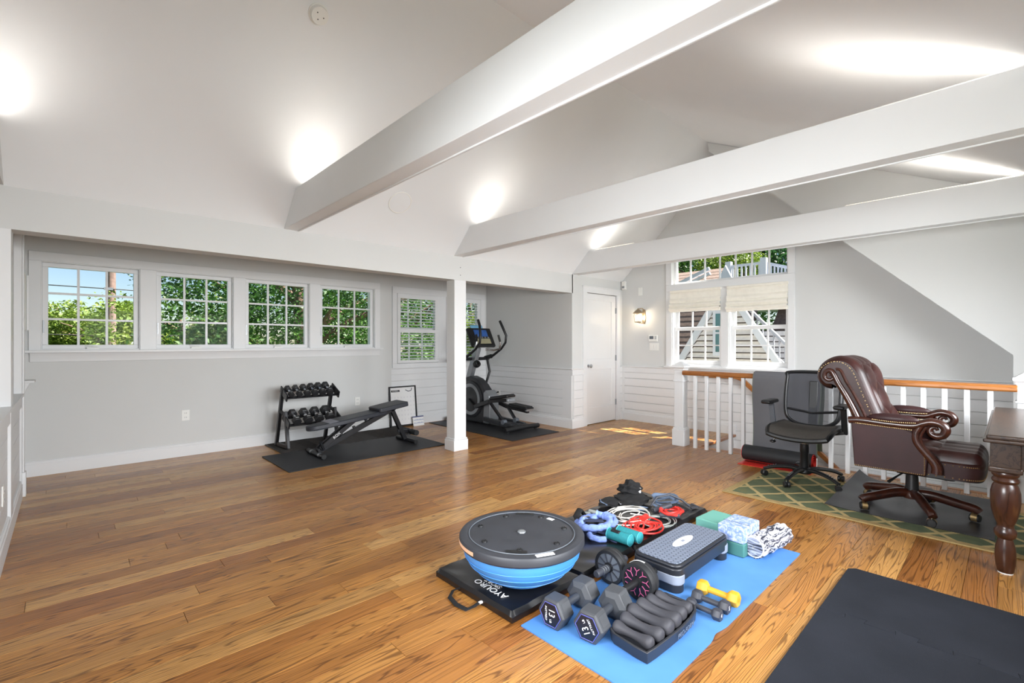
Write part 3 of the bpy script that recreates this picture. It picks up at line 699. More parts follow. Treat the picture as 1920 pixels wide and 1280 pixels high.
# beyond the dormer windows
tree(4.6, 13.2, 9.0, 3.4, 3.6, 'big oak tree filling the third dormer window', 0, 9000, .17, 2.4, .32, sub=26)
tree(8.6, 15.5, 8.5, 3.4, 4.0, 'leafy green tree filling the fourth dormer window', 0, 7000, .19, 1.8, sub=24)
tree(3.7, 17.0, 8.4, 2.5, 2.2, 'loose branched tree seen in the second dormer window', 2, 2200, .16, 4.0, .14, sub=12)
tree(3.0, 20.0, 6.2, 2.6, 2.2, 'round green tree low in the second dormer window', 1, 3600, .2, 1.1)
tree(13.5, 17.0, 8.0, 3.6, 4.2, 'dark tree behind the left shutter', 2, 5000, .2, 1.6)
tree(11.2, 13.0, 4.2, 1.8, 1.9, 'yellow green shrub tree behind the left shutter', 1, 3000, .16, .6)
tree(16.5, 18.0, 7.0, 3.2, 3.6, 'green tree behind the right shutter', 0, 4200, .2, 1.2)
tree(12.2, 11.6, 2.6, 1.5, .9, 'russet shrub low behind the left shutter', 3, 2200, .12, -.7, .06, cat='shrub', name='shrub')
tree(15.8, 14.6, 3.0, 1.8, 1.2, 'russet shrub low behind the right shutter', 3, 2200, .12, -.4, .06, cat='shrub', name='shrub')
tree(1.4, 38.0, 6.4, 3.4, 1.9, 'sunlit round tree right of the utility pole in the first dormer window', 1, 4200, .3, 1.9, .2)
tree(-.3, 41.0, 7.6, 2.9, 2.4, 'sunlit tall tree left of the utility pole in the first dormer window', 1, 4200, .3, 2.3, .2)
tree(-3.6, 40.0, 4.6, 3.4, 1.3, 'low green tree at the left of the first dormer window', 1, 3200, .3, .5, .2)
tree(3.6, 40.0, 6.0, 3.2, 1.6, 'dark green tree low behind the utility pole', 0, 3600, .3, 1.4, .2)
M['pole'] = plain('weathered_pole', (120, 100, 92), .9, var=.25, vs=10)
up = thing('utility_pole', (1.27, 24, GZ), 'weathered wooden utility pole outside the first dormer window', 'utility pole')
MB().tube([(1.27, 24, GZ), (1.27, 24, 7)], [.17, .13], 12).build('pole', M['pole'], up, smooth=True)
for zz in (3.35, 1.55, 1.05): MB().box(1.05, 23.80, zz-.05, 1.32, 23.88, zz+.05).build('bracket', M['silver'], up)
for k, (z0, z1, z2) in enumerate(((3.45, 3.35, 3.2), (1.75, 1.55, 1.75), (1.1, 1.05, 1.2))):
    mb = MB(); mb.tube([(-24, 24.2, z0+.7), (-10, 24, z0), (1.25, 23.86, z1), (16, 24.4, z2), (34, 25, z2+.9)], .02, 6)
    tag(mb.build('power_line', M['black']), ['top power line crossing the pole', 'middle power line crossing the pole', 'lowest power line crossing the pole'][k], 'power line')
M['extwhite'] = plain('exterior_white', (196, 200, 208), .6, var=.02)
sh = thing('shed', (2.6, 29, GZ), 'white low building seen under the trees in the second dormer window', 'building')
MB().box(2.0, 28, GZ, 7.4, 31, .55).build('wall', M['extwhite'], sh); MB().prism([(27.6, .5), (31.4, .5), (29.5, 1.15)], 1.8, 7.6, 'YZ').build('roof', plain('pale_roof', (128, 125, 123), .9), sh)
MB().box(2.2, 28.9, .6, 2.6, 29.3, 1.35).build('chimney', M['extwhite'], sh)

# neighbour house beyond the gable window
SH = plain('grey_shingle', (222, 217, 212), .9, var=.08, vs=12, bump=.15, bs=40, bd=.006)
SB = plain('shadow_gap_backing', (74, 66, 62), .95)  # painted dark so the gaps read as shadow lines under the courses
RF = plain('brown_roof_shingle', (122, 104, 94), .95, var=.2, vs=14, bump=.3, bs=40, bd=.006)
BL = plain('blue_grey_boards', (128, 135, 154), .7, var=.05)
hs = thing('neighbour_house', (12.5, 4.7, GZ), 'shingled neighbour house with white rakes seen through the gable window', 'house')
PK = (4.70, 2.52)                          # gable peak (y, z) at X = 11.5
def rake(z): return (PK[1]-z)*.62          # half width at height z
mb = MB(); mb.prism([(PK[0], PK[1]-.02), (PK[0]+rake(-2.9), -2.9), (PK[0]-rake(-2.9), -2.9)], 11.52, 11.9, 'YZ'); mb.build('wall', SB, hs)
z = PK[1]-.35
while z > -1.6:
    h = rake(z)-.02; mb = MB(); mb.prism([(PK[0]-h, z), (PK[0]+h, z), (PK[0]+rake(z+.13)-.02, z+.13), (PK[0]-rake(z+.13)+.02, z+.13)], 11.50, 11.52, 'YZ')
    mb = MB(); h2 = rake(z+.13)-.02
    mb.add([(11.445, PK[0]-h, z), (11.445, PK[0]+h, z), (11.51, PK[0]+h2, z+.112), (11.51, PK[0]-h2, z+.112), (11.52, PK[0]-h, z), (11.52, PK[0]+h, z)], [(0,1,2,3), (0,4,5,1)])
    mb.build('shingle_course', SH, hs); z -= .14
for sgn in (1, -1):
    mb = MB(); q = [(PK[0], PK[1]), (PK[0]+sgn*rake(-1.8), -1.8), (PK[0]+sgn*(rake(-1.8)+.16), -1.8), (PK[0], PK[1]+.26)]; mb.prism(q, 11.40, 11.50, 'YZ'); mb.build('rake_board', M['extwhite'], hs)
fr = MB(); fr.box(11.44, 4.62, .95, 11.49, 5.0, 2.05); w1 = fr.build('window', M['extwhite'], hs)
MB().box(11.43, 4.68, 1.05, 11.442, 4.93, 1.48).build('pane', plain('dark_glass', (74, 112, 118), .1, var=.1), w1); MB().box(11.43, 4.68, 1.53, 11.442, 4.93, 1.97).build('pane', D.materials['dark_glass'], w1)
# brown roof slope left of the gable (rising away from us)
def roof(x0, z0, x1, z1, ya, yb, course, mat=RF, name='roof_course'):
    L = math.hypot(x1-x0, z1-z0); n = int(L/course)
    mb = MB(); mb.add([(x0, ya, z0-.03), (x0, yb, z0-.03), (x1, yb, z1-.03), (x1, ya, z1-.03)], [(0,1,2,3)]); mb.build('roof', mat, hs)
    for k in range(n):
        f0, f1 = k/n, (k+1.1)/n; a = (x0+(x1-x0)*f0, z0+(z1-z0)*f0+.012); b = (x0+(x1-x0)*f1, z0+(z1-z0)*f1)
        mb = MB(); mb.add([(a[0], ya, a[1]), (a[0], yb, a[1]), (b[0], yb, b[1]), (b[0], ya, b[1]), (a[0], ya, a[1]-.03), (a[0], yb, a[1]-.03)], [(0,1,2,3), (0,4,5,1)]); mb.build(name, mat, hs)
roof(12.4, -.3, 14.6, 2.9, 4.9, 8.6, .19)
roof(15.2, 2.6, 17.5, 4.0, 6.9, 11.0, .25)
roof(13.6, 1.0, 15.4, 2.75, 1.6, 4.6, .19)
mb = MB(); mb.bar((14.4, 7.9, 2.98), (14.4, 6.4, 3.56), .1, .10); mb.bar((14.45, 7.9, 2.84), (14.45, 6.4, 3.42), .1, .08); mb.build('fascia', M['extwhite'], hs)
mb = MB(); mb.prism([(5.72, 3.52), (6.0, 2.95), (5.44, 2.95)], 13.9, 14.0, 'YZ'); mb.build('small_gable', M['extwhite'], hs)
mb = MB(); mb.box(13.2, -2, -3, 13.6, 5.2, 1.6); mb.build('wall', SB, hs)
for k in range(20):
    z = 1.45-.14*k; mb = MB(); mb.add([(13.17, -2, z), (13.17, 5.2, z), (13.195, 5.2, z+.115), (13.195, -2, z+.115), (13.2, -2, z), (13.2, 5.2, z)], [(0,1,2,3), (0,4,5,1)]); mb.build('shingle_course', SH, hs)
# outside stair with white balustrade, descending to the right
os_ = thing('outdoor_stair', (12.5, 3.4, GZ), 'blue grey outdoor stair with white balusters beside the shingled gable', 'stairs')
def sp(y): return 1.436 + (y-4.54)*1.06
for dz, tck in ((0, .26), (-.62, .22)):
    mb = MB(); mb.bar((12.5, 5.3, sp(5.3)+dz), (12.5, 1.4, sp(1.4)+dz), .06, tck); mb.build('stringer', BL, os_)
mb = MB(); mb.bar((12.5, 5.3, sp(5.3)+.16), (12.5, 1.4, sp(1.4)+.16), .08, .05); mb.build('bottom_rail', M['extwhite'], os_)
mb = MB(); mb.bar((12.5, 5.3, sp(5.3)+.68), (12.5, 1.4, sp(1.4)+.68), .1, .06); mb.build('top_rail', M['extwhite'], os_)
for k in range(30):
    y = 5.1-k*.125; MB().box(12.48, y-.012, sp(y)+.16, 12.52, y+.012, sp(y)+.67).build('baluster', M['extwhite'], os_)
# deck railing above, seen in the transom
dk = thing('deck_railing', (14.5, 3.0, 2.6), 'white deck railing with square posts seen in the transom', 'railing')
DP = [Vector((14.5, 5.85, 3.56)), Vector((14.5, 4.87, 3.56)), Vector((15.6, 4.1, 3.35)), Vector((16.5, 2.6, 3.0))]
for a, b in zip(DP[:-1], DP[1:]):
    mb = MB(); mb.bar(a, b, .09, .06); mb.build('rail', M['extwhite'], dk)
    mb = MB(); mb.bar(a-Vector((0,0,.62)), b-Vector((0,0,.62)), .07, .05); mb.build('rail', M['extwhite'], dk)
    n = int((b-a).length/.11)
    for k in range(1, n):
        p = a.lerp(b, k/n); MB().box(p.x-.02, p.y-.02, p.z-.62, p.x+.02, p.y+.02, p.z).build('baluster', M['extwhite'], dk)
for p in DP: MB().box(p.x-.08, p.y-.08, p.z-1.2, p.x+.08, p.y+.08, p.z+.14).build('post', M['extwhite'], dk)
MB().box(14.4, 1.0, 2.3, 17, 5.9, 2.8).build('deck_floor', BL, dk)
tree(27, 7.0, 11.0, 4.0, 4.6, 'dark tree at the right of the transom', 2, 5200, .3, 5.2)
tree(25, 11.5, 10.5, 3.6, 4.2, 'green tree in the middle of the transom', 0, 5200, .3, 4.9)
tree(27, 16.5, 10.5, 4.0, 4.2, 'tree at the left of the transom', 0, 5200, .3, 4.9)
tree(21.5, 8.6, 8.5, 1.7, 1.6, 'bright green young tree in front of darker trees in the transom', 1, 2400, .2, 4.3)
# ================================================================== MATERIALS OF THE OBJECTS
M['rubber_mat'] = plain('rubber_mat', (36, 37, 41), .55, var=.08, vs=5, bump=.2, bs=500, bd=.0005)
t = NT('speckled_foam_tile'); v = t.coords(); n1 = t.noise(v, 420, 2); n2 = t.noise(v, 3, 3)
r1 = t.ramp(n2, [(.3, (30, 33, 40)), (.7, (40, 43, 51))]); r2 = t.ramp(n1, [(.66, (0,0,0,1)), (.74, (1,1,1,1))]); f = t.n('ShaderNodeMath', operation='MULTIPLY'); f.inputs[1].default_value = .35; t.l(r2, f)
t.l(t.mix(f.outputs[0], r1.outputs[0], lin((96, 100, 110))), t.b, 'Base Color'); t.set(Roughness=.9); t.b.inputs['Specular IOR Level'].default_value = .25; t.bump(n1, .25, .001); M['tile'] = t.m
M['textured_mat'] = plain('textured_black_rubber', (46, 43, 42), .55, var=.15, vs=20)
t = NT('blue_yoga_mat'); v = t.coords(); n2 = t.noise(v, 3, 3); r1 = t.ramp(n2, [(.3, (76, 132, 202)), (.7, (90, 148, 216))]); t.l(r1, t.b, 'Base Color'); t.set(Roughness=.7)
wv = t.n('ShaderNodeTexWave'); wv.inputs['Scale'].default_value = 110; wv.inputs['Distortion'].default_value = 1; t.l(v, wv); t.bump(wv.outputs[0], .25, .001); M['bluemat'] = t.m
M['vinyl'] = plain('black_vinyl', (22, 22, 25), .28, var=.1, vs=6, bump=.25, bs=9, bd=.006, coat=.2)
M['pad'] = plain('black_pad_vinyl', (46, 49, 56), .45, var=.06, bump=.12, bs=300, bd=.0004)
M['ballblue'] = plain('blue_dome_rubber', (74, 146, 220), .38, var=.06, vs=5)
M['rubberhex'] = plain('hex_head_rubber', (66, 68, 72), .58, var=.12, vs=14, bump=.15, bs=120, bd=.0006)
M['darkhex'] = plain('dark_hex_rubber', (36, 36, 38), .45, var=.12, vs=14)
M['decal'] = plain('black_decal', (26, 26, 32), .4, var=.05); M['indigo'] = plain('indigo_line', (92, 98, 176), .45)
M['handle'] = plain('grip_steel', (78, 82, 90), .35, .5)
M['yellow'] = plain('yellow_vinyl', (222, 164, 44), .5, var=.05); M['charcoal'] = plain('charcoal_vinyl', (58, 60, 68), .5, var=.08)
M['neoprene'] = plain('grey_neoprene', (62, 62, 68), .62, var=.06, bump=.05, bs=500, bd=.0003)
M['tray'] = plain('tray_plastic', (44, 46, 52), .4, var=.05)
M['teal'] = plain('teal_neoprene', (38, 134, 142), .75, var=.12, vs=80, bump=.3, bs=300, bd=.0008); M['tealtrim'] = plain('teal_trim', (92, 190, 200), .6)
M['stepgrey'] = plain('step_grey', (140, 148, 164), .6, var=.05); M['stepblack'] = plain('step_black', (36, 38, 44), .38, var=.06)
t = NT('step_deck'); v = t.coords((1,1,1), rot=(0,0,.785)); ck = t.n('ShaderNodeTexBrick'); ck.inputs['Scale'].default_value = 14; ck.inputs['Mortar Size'].default_value = .05; ck.inputs['Color1'].default_value = (1,1,1,1); ck.inputs['Color2'].default_value = (.9,.9,.9,1); ck.inputs['Mortar'].default_value = (0,0,0,1)
t.l(v, ck); rr = t.ramp(ck.outputs['Color'], [(0, (84, 92, 108)), (1, (132, 142, 160))]); t.l(rr, t.b, 'Base Color'); t.set(Roughness=.55); t.bump(ck.outputs['Color'], .5, .002); M['stepdeck'] = t.m
M['mint'] = plain('mint_foam', (112, 176, 162), .75, var=.03, bump=.1, bs=400, bd=.0004); M['green_foam'] = plain('green_foam', (72, 128, 120), .75, var=.04)
t = NT('marbled_blue_foam'); v = t.coords(); n = t.noise(v, 26, 4, .6, 2.0); r = t.ramp(n, [(.38, (122, 148, 204)), (.5, (160, 178, 220)), (.6, (208, 214, 232))]); t.l(r, t.b, 'Base Color'); t.set(Roughness=.7); M['bluefoam'] = t.m
t = NT('marbled_roller'); v = t.coords((3, 14, 14)); n = t.noise(v, 1.2, 3, .6, 2.5); r = t.ramp(n, [(.36, (216, 216, 222)), (.47, (206, 206, 216)), (.50, (34, 38, 54)), (.56, (44, 48, 66)), (.60, (210, 210, 220))]); t.l(r, t.b, 'Base Color'); t.set(Roughness=.65); M['roller'] = t.m
t = NT('roller_core'); v = t.coords((2, 4, 30)); n = t.noise(v, 1.5, 3, .6, 1.0); r = t.ramp(n, [(.40, (40, 44, 58)), (.5, (150, 154, 170)), (.6, (196, 198, 210))]); t.l(r, t.b, 'Base Color'); t.set(Roughness=.6); M['rollercore'] = t.m
M['bandblue'] = plain('blue_scrunch_fabric', (128, 152, 222), .9, var=.2, vs=60, bump=.5, bs=90, bd=.003)
M['blackcloth'] = plain('black_cloth', (20, 20, 22), .9, var=.2, vs=20, bump=.4, bs=60, bd=.003); M['navycloth'] = plain('navy_webbing', (40, 48, 72), .85)
M['rope'] = plain('white_rope', (212, 208, 200), .5); M['red'] = plain('red_rubber', (214, 52, 44), .4, var=.06); M['pine'] = plain('pine_grip', (222, 178, 146), .5); M['clear'] = plain('grey_clear_tube', (150, 154, 150), .3)
M['greystrap'] = plain('grey_blue_strap', (96, 112, 136), .8, var=.1)
# leather and wood of the executive chair, desk
def leather(name, c0, c1):
    t = NT(name); v = t.coords(); n = t.noise(v, 7, 4, .6); r = t.ramp(n, [(.25, c0), (.75, c1)]); t.l(r, t.b, 'Base Color'); t.set(Roughness=.36); t.b.inputs['Specular IOR Level'].default_value = .32; t.b.inputs['Coat Weight'].default_value = .10; t.b.inputs['Coat Roughness'].default_value = .25
    n2 = t.noise(v, 260, 3); t.bump(n2, .08, .0006); return t.m
M['leather'] = leather('oxblood_leather', (32, 15, 14), (60, 29, 26)); M['leather2'] = leather('oxblood_leather_panel', (44, 24, 25), (56, 31, 32)); M['leather2'].node_tree.nodes['Principled BSDF'].inputs['Roughness'].default_value = .5
M['mahogany'] = wood('dark_mahogany', (28, 12, 8), (66, 31, 20), 1, 1, .28, .5)
M['brass'] = plain('antique_brass', (196, 168, 120), .3, .9)
M['deskwood'] = wood('dark_walnut_desk', (32, 22, 18), (70, 52, 41), 0, 1, .32, .2)
M['desk_leg'] = wood('dark_walnut_leg', (30, 16, 11), (70, 40, 27), 2, 1, .30, .3)
# rug with trellis pattern
t = NT('trellis_rug'); v = t.coords((1, 1, 1))
def dist_line(ax, ay, ph):
    sx = t.n('ShaderNodeSeparateXYZ'); t.l(v, sx)
    a = t.n('ShaderNodeMath', operation='MULTIPLY'); a.inputs[1].default_value = ax; t.l(sx.outputs[0], a)
    b = t.n('ShaderNodeMath', operation='MULTIPLY_ADD'); b.inputs[1].default_value = ay; t.l(sx.outputs[1], b); t.l(a, b, 2)
    nz = t.noise(v, 9, 2); c = t.n('ShaderNodeMath', operation='MULTIPLY_ADD'); c.inputs[1].default_value = .10; t.l(nz, c); t.l(b, c, 2)
    d = t.n('ShaderNodeMath', operation='ADD'); d.inputs[1].default_value = ph+50; t.l(c, d); e = t.n('ShaderNodeMath', operation='FRACT'); t.l(d, e)
    f = t.n('ShaderNodeMath', operation='SUBTRACT'); f.inputs[1].default_value = .5; t.l(e, f); g = t.n('ShaderNodeMath', operation='ABSOLUTE'); t.l(f, g); return g
l1, l2 = dist_line(3.0, 3.6, 0), dist_line(3.0, -3.6, .2); mn = t.n('ShaderNodeMath', operation='MINIMUM'); t.l(l1, mn, 0); t.l(l2, mn, 1)
fld = t.ramp(t.noise(v, 5, 3), [(.3, (84, 96, 76)), (.55, (104, 112, 86)), (.7, (118, 116, 80))]); msk = t.ramp(mn, [(.06, (1,1,1,1)), (.085, (0,0,0,1))])
t.l(t.mix(msk.outputs[0], fld.outputs[0], lin((188, 168, 120))), t.b, 'Base Color'); t.set(Roughness=.95); t.b.inputs['Specular IOR Level'].default_value = .15; t.bump(t.noise(v, 500, 2), .5, .003); M['rug'] = t.m
M['rugedge'] = plain('rug_binding', (166, 142, 94), .95, var=.12, vs=60, bump=.4, bs=200, bd=.002)
t = NT('chair_mesh'); v = t.coords(); wv = t.n('ShaderNodeTexWave'); wv.wave_type = 'BANDS'; wv.bands_direction = 'Y'; wv.inputs['Scale'].default_value = 75; t.l(v, wv)
t.b.inputs['Base Color'].default_value = lin((44, 46, 54)); t.set(Roughness=.6); tr = t.n('ShaderNodeBsdfTransparent'); mx = t.n('ShaderNodeMixShader'); rr = t.ramp(wv.outputs[0], [(.35, (.35,.35,.35,1)), (.7, (.95,.95,.95,1))]); t.l(rr, mx, 0); t.l(tr, mx, 1); t.l(t.b, mx, 2); t.l(mx, t.out); M['mesh'] = t.m
M['seatmesh'] = plain('seat_mesh', (72, 68, 64), .8, var=.1, vs=90, bump=.6, bs=260, bd=.001)
M['matgrey'] = plain('grey_foam_mat', (92, 92, 96), .7, var=.04); M['matgreen'] = plain('green_mat_back', (112, 122, 104), .8)
t = NT('exercise_print'); v = t.coords((1,1,1)); vo = t.n('ShaderNodeTexVoronoi'); vo.inputs['Scale'].default_value = 26; t.l(v, vo); n = t.noise(v, 120, 2)
ad = t.n('ShaderNodeMath', operation='MULTIPLY_ADD'); ad.inputs[1].default_value = .5; t.l(n, ad); t.l(vo.outputs['Distance'], ad, 2); r = t.ramp(ad, [(.30, (70, 72, 80)), (.36, (226, 226, 228))]); t.l(r, t.b, 'Base Color'); t.set(Roughness=.35); M['print'] = t.m
# ================================================================== FLOOR GEAR IN THE FOREGROUND
def rrect(x0, y0, x1, y1, r, n=5):
    pts = []
    for cx, cy, a0 in ((x1-r, y1-r, 0), (x0+r, y1-r, PI/2), (x0+r, y0+r, PI), (x1-r, y0+r, 1.5*PI)):
        for k in range(n+1): a = a0+PI/2*k/n; pts.append((cx+r*cos(a), cy+r*sin(a)))
    return pts
# black interlocking foam tiles
def puzzle_edge(y0, y1, x, amp, n):
    pts = []; st = (y1-y0)/n
    for k in range(n):
        a = y0+st*k; s = amp if k % 2 else -amp*.0
        pts += [(x+s*.0, a+st*.12), (x+s, a+st*.05), (x+s, a+st*.95), (x+s*.0, a+st*.88)] if k % 2 else [(x, a+st*.1), (x, a+st*.9)]
    return pts
def tile(xa, xb, teeth_left, teeth_right, lab):
    right = puzzle_edge(-1.1, .625, xb, .035, 19) if teeth_right else [(xb, -1.1), (xb, .595), (xb-.03, .625)]
    left = [(x+.002, y) for x, y in puzzle_edge(-1.1, .625, xa, .035, 19)] if teeth_left else [(xa, -1.1), (xa, .625)]
    mb = MB(); mb.prism(right + ([(xb, .625)] if teeth_right else []) + ([(xa, .625)] if teeth_left else []) + list(reversed(left)), 0, .014, 'XY'); tag(mb.build('foam_tile', M['tile'], bevel=.002, seg=1), lab, 'floor mat', 'black interlocking foam tiles')
tile(2.58, 3.18, True, False, 'black speckled foam floor tile nearest the desk'); tile(1.36, 2.58, False, True, 'black speckled foam floor tile at the bottom edge of the photo')
# blue mat
def bm_(u, v): x, y = 1.472+u*1.715, .868+v*.632; k = max(0, 1-abs(x-2.05)/.07)*max(0, 1-v*6); return (x, y+.012*k, .006+.012*k*(.5+.5*sin(x*60)))
tag(MB().sheet(bm_, 60, 22, .0055).build('yoga_mat', M['bluemat'], smooth=True), 'light blue exercise mat under the dumbbells and step', 'yoga mat')
# black folding mat in panels
fm = thing('folding_mat', (2.45, 1.84, 0), 'black vinyl folding gym mat under the balance ball', 'gym mat')
for i, (x0, x1) in enumerate(((1.450, 1.955), (1.962, 2.455), (2.462, 2.955), (2.962, 3.43))):
    def pf(u, v, x0=x0, x1=x1, i=i):
        e = min(u, 1-u)*(x1-x0); f = min(v, 1-v)*.6; q = min(1, (max(0, min(e, f))/.018)); z = .030+.020*math.sqrt(max(0, 1-(1-q)**2))
        if i == 1: z += .006*sin(u*PI)+.004*sin(v*15+u*7)
        return (x0+(x1-x0)*u, 1.535+.600*v, z+.0015*sin(u*21+v*17+i))
    mb = MB(); mb.grid(pf, 40, 40); mb.box(x0+.002, 1.537, .004, x1-.002, 2.133, .032); pn = mb.build('panel', M['vinyl'], fm, smooth=True)
    if i == 0:
        MB().box(1.455, 1.538, .0225, 1.952, 2.132, .0265).build('seam', M['black'], pn)
mb = MB(); mb.tube([(1.449, 1.75, .022), (1.40, 1.742, .02), (1.365, 1.755, .012), (1.36, 1.83, .008), (1.372, 1.90, .012), (1.41, 1.925, .02), (1.449, 1.92, .022)], .011, 8, flat=.25); mb.build('carry_strap', M['blackcloth'], fm, smooth=True)
MB().box(1.43, 1.738, .018, 1.45, 1.75, .026).build('strap_label', M['white_ink'], fm)
zt = .0525; text_part('AYOURO', .052, M['white_ink'], fm, frame_mat((1.522, 1.765, zt), (0,1,0), (-1,0,0), (0,0,1)), sx=1.05); text_part('SPORT', .038, M['white_ink'], fm, frame_mat((1.562, 1.79, zt), (0,1,0), (-1,0,0), (0,0,1)))
# balance trainer
bc = (1.705, 1.733); bt = thing('balance_trainer', (bc[0], bc[1], .05), 'blue half ball balance trainer with round black platform facing up', 'balance ball')
pr = [(.04, .0545)] + [(.305*math.sqrt(max(0, 1-((.258-z)/.208)**2)), z+.002) for z in [.0530, .054, .06, .07, .085, .105, .13, .16, .19, .22, .25]]
MB().lathe(pr, 64, (bc[0], bc[1], 0)).build('dome', M['ballblue'], bt, smooth=True)
for z in (.085, .125, .165, .20): r = .305*math.sqrt(1-((.258-z)/.208)**2); MB().tube([(bc[0]+r*cos(a), bc[1]+r*sin(a), z) for a in [2*PI*k/64 for k in range(64)]], .0016, 5, True).build('dome_rib', M['ballblue'], bt, smooth=True)
pl = MB().lathe([(.285, .245), (.312, .247), (.320, .256), (.320, .284), (.314, .292), (.296, .296), (.278, .295), (.272, .290), (.262, .289), (.250, .292), (.10, .289), (.03, .286), (.0, .286)], 72, (bc[0], bc[1], 0)).build('platform', plain('platform_plastic', (52, 54, 60), .5, var=.1, vs=9, bump=.15, bs=200, bd=.0006), bt, smooth=True)
MB().tube([(bc[0]+.270*cos(a), bc[1]+.270*sin(a), .2935) for a in [2*PI*k/72 for k in range(72)]], .0026, 6, True).build('rim_line', M['grey'], pl, smooth=True)
MB().ball((bc[0], bc[1], .290), .022, .022, .010, 14, 8).build('valve_cap', M['silver'], pl, smooth=True)
for k in range(7): a = k*2*PI/7+.3; p = (bc[0]+.225*cos(a), bc[1]+.225*sin(a), .289); MB().lathe([(.015, 0), (.013, .010), (.007, .012), (.006, .006)], 14, p).build('foot', M['black'], pl, smooth=True)
for a in (-2.45, .72):
    d = Vector((cos(a), sin(a), 0)); tv = Vector((-sin(a), cos(a), 0)); c = Vector((bc[0], bc[1], .2935))+d*.245
    MB().obox(c, (.012, .05, .0025), Matrix((d, tv, Vector((0,0,1)))).transposed()).build('grip_slot', M['black'], pl)
for a, rr, w_ in ((-1.98, .296, .045), (.05, .235, .02)):
    d = Vector((cos(a), sin(a), 0)); tv = Vector((-sin(a), cos(a), 0)); c = Vector((bc[0], bc[1], .2965 if rr > .28 else .2915))+d*rr
    MB().obox(c, (.012, w_, .0012), Matrix((d, tv, Vector((0,0,1)))).transposed()).build('sticker', M['white_ink'], pl)
a = 2.95; d = Vector((cos(a), sin(a), 0)); 
def stk(u, v): an = 2.55+.6*u; return (bc[0]+.3212*cos(an), bc[1]+.3212*sin(an), .262+.018*v)
MB().grid(stk, 10, 2).build('rim_sticker', M['pine'], pl)
# hex dumbbells, axis along X or Y
def hexdb(name, c, axis, L, R, hl, hr, label, group, mats, ph=0, mid=0, cat='dumbbell', cham=.10):
    o = thing(name, (c[0], c[1], c[2]-R*cos(PI/6)), label, cat, group)
    A = Vector((1,0,0)) if axis == 'X' else (Vector((0,1,0)) if axis == 'Y' else Vector(axis).normalized()); Bv = Vector((0,0,1)).cross(A).normalized(); Z = A.cross(Bv)
    for s in (-1, 1):
        a0, a1 = (L/2-hl), L/2; prof = [(R*.62, a0), (R*.97, a0+hl*cham*1.6), (R, a0+hl*cham*2.2), (R, a1-hl*cham), (R*(1-cham*.9), a1)]
        MB().lathe(prof, 6, c, Bv, Z, A*s, ph=ph).build('head', mats[0], o, bevel=R*.04, seg=2)
    h = L/2-hl; mb = MB(); pr = [(-h-.005, hr), (-h*.6, hr), (0, hr*(1+mid)), (h*.6, hr), (h+.005, hr)]
    mb.tube([Vector(c)+A*q[0] for q in pr], [q[1] for q in pr], 16); mb.build('handle', mats[1], o, smooth=True)
    return o, A, Bv, Z
for c, ang, rot, lab in (((1.695, 1.402, .0695), .07, 0, 'thirteen pound hex dumbbell next to the folding mat'), ((1.733, 1.240, .0695), .13, 1, 'thirteen pound hex dumbbell next to the black tray')):
    o, A, Bv, Z = hexdb('hex_dumbbell', c, (cos(ang), sin(ang), 0), .30, .072, .095, .0175, lab, 'thirteen pound hex dumbbells', (M['rubberhex'], M['handle']))
    fc = Vector(c)-A*.150; rv = A.cross(Z)
    def ring6(r, off): return [fc-A*off+Bv*(r*cos(k*PI/3))+Z*(r*sin(k*PI/3)) for k in range(6)]
    mb = MB(); mb.add(ring6(.058, .0012)+ring6(.058, -.003), [tuple(range(6)), tuple(range(11, 5, -1))]+[(k, (k+1) % 6, 6+(k+1) % 6, 6+k) for k in range(6)]); mb.build('end_cap', M['decal'], o)
    MB().tube(ring6(.056, .0016), .0019, 5, True).build('outline', M['indigo'], o)
    xa, ya = (-Z, rv) if not rot else (Z*.866-rv*.5, -rv*.866-Z*.5)
    q = fc-A*.0024; zn = -A
    text_part('13', .046, M['white_ink'], o, frame_mat(q - xa*.010 + ya*.008, xa, ya, zn), sx=.8); text_part('LB', .015, M['white_ink'], o, frame_mat(q + xa*.027 + ya*.002, xa, ya, zn)); text_part('AUTTREST', .0135, M['white_ink'], o, frame_mat(q - ya*.023, xa, ya, zn))
    for sg in (-1, 1):
        nrm = (rv*sin(PI/3)+Z*cos(PI/3)); pc = Vector(c)+A*(sg*.1025)+nrm*(.072*.866+.0004)
        MB().obox(pc, (.028, .022, .0006), Matrix((A, nrm.cross(A), nrm)).transposed()).build('badge', M['rubberhex'], o)
# small vinyl dumbbells
for c, L, R, hl, mt, lab, dg in (((2.325, .990, .036), .196, .036, .052, 'yellow', 'yellow vinyl dumbbell beside the two charcoal ones', '10'), ((2.232, .985, .031), .172, .031, .046, 'charcoal', 'charcoal vinyl dumbbell marked 5 next to the yellow one', '5'), ((2.150, .980, .028), .160, .028, .042, 'charcoal', 'smallest charcoal vinyl dumbbell marked 4 nearest the tray', '4')):
    o, A, Bv, Z = hexdb('vinyl_dumbbell', c, 'Y', L, R, hl, R*.42, lab, 'small vinyl dumbbells', (M[mt], M[mt]), cham=.16)
    text_part(dg, R*.8, M['white_ink'] if mt != 'yellow' else M['yellow'], o, frame_mat((c[0], c[1]-L/2-.0008, c[2]), (1,0,0), (0,0,1), (0,-1,0)))
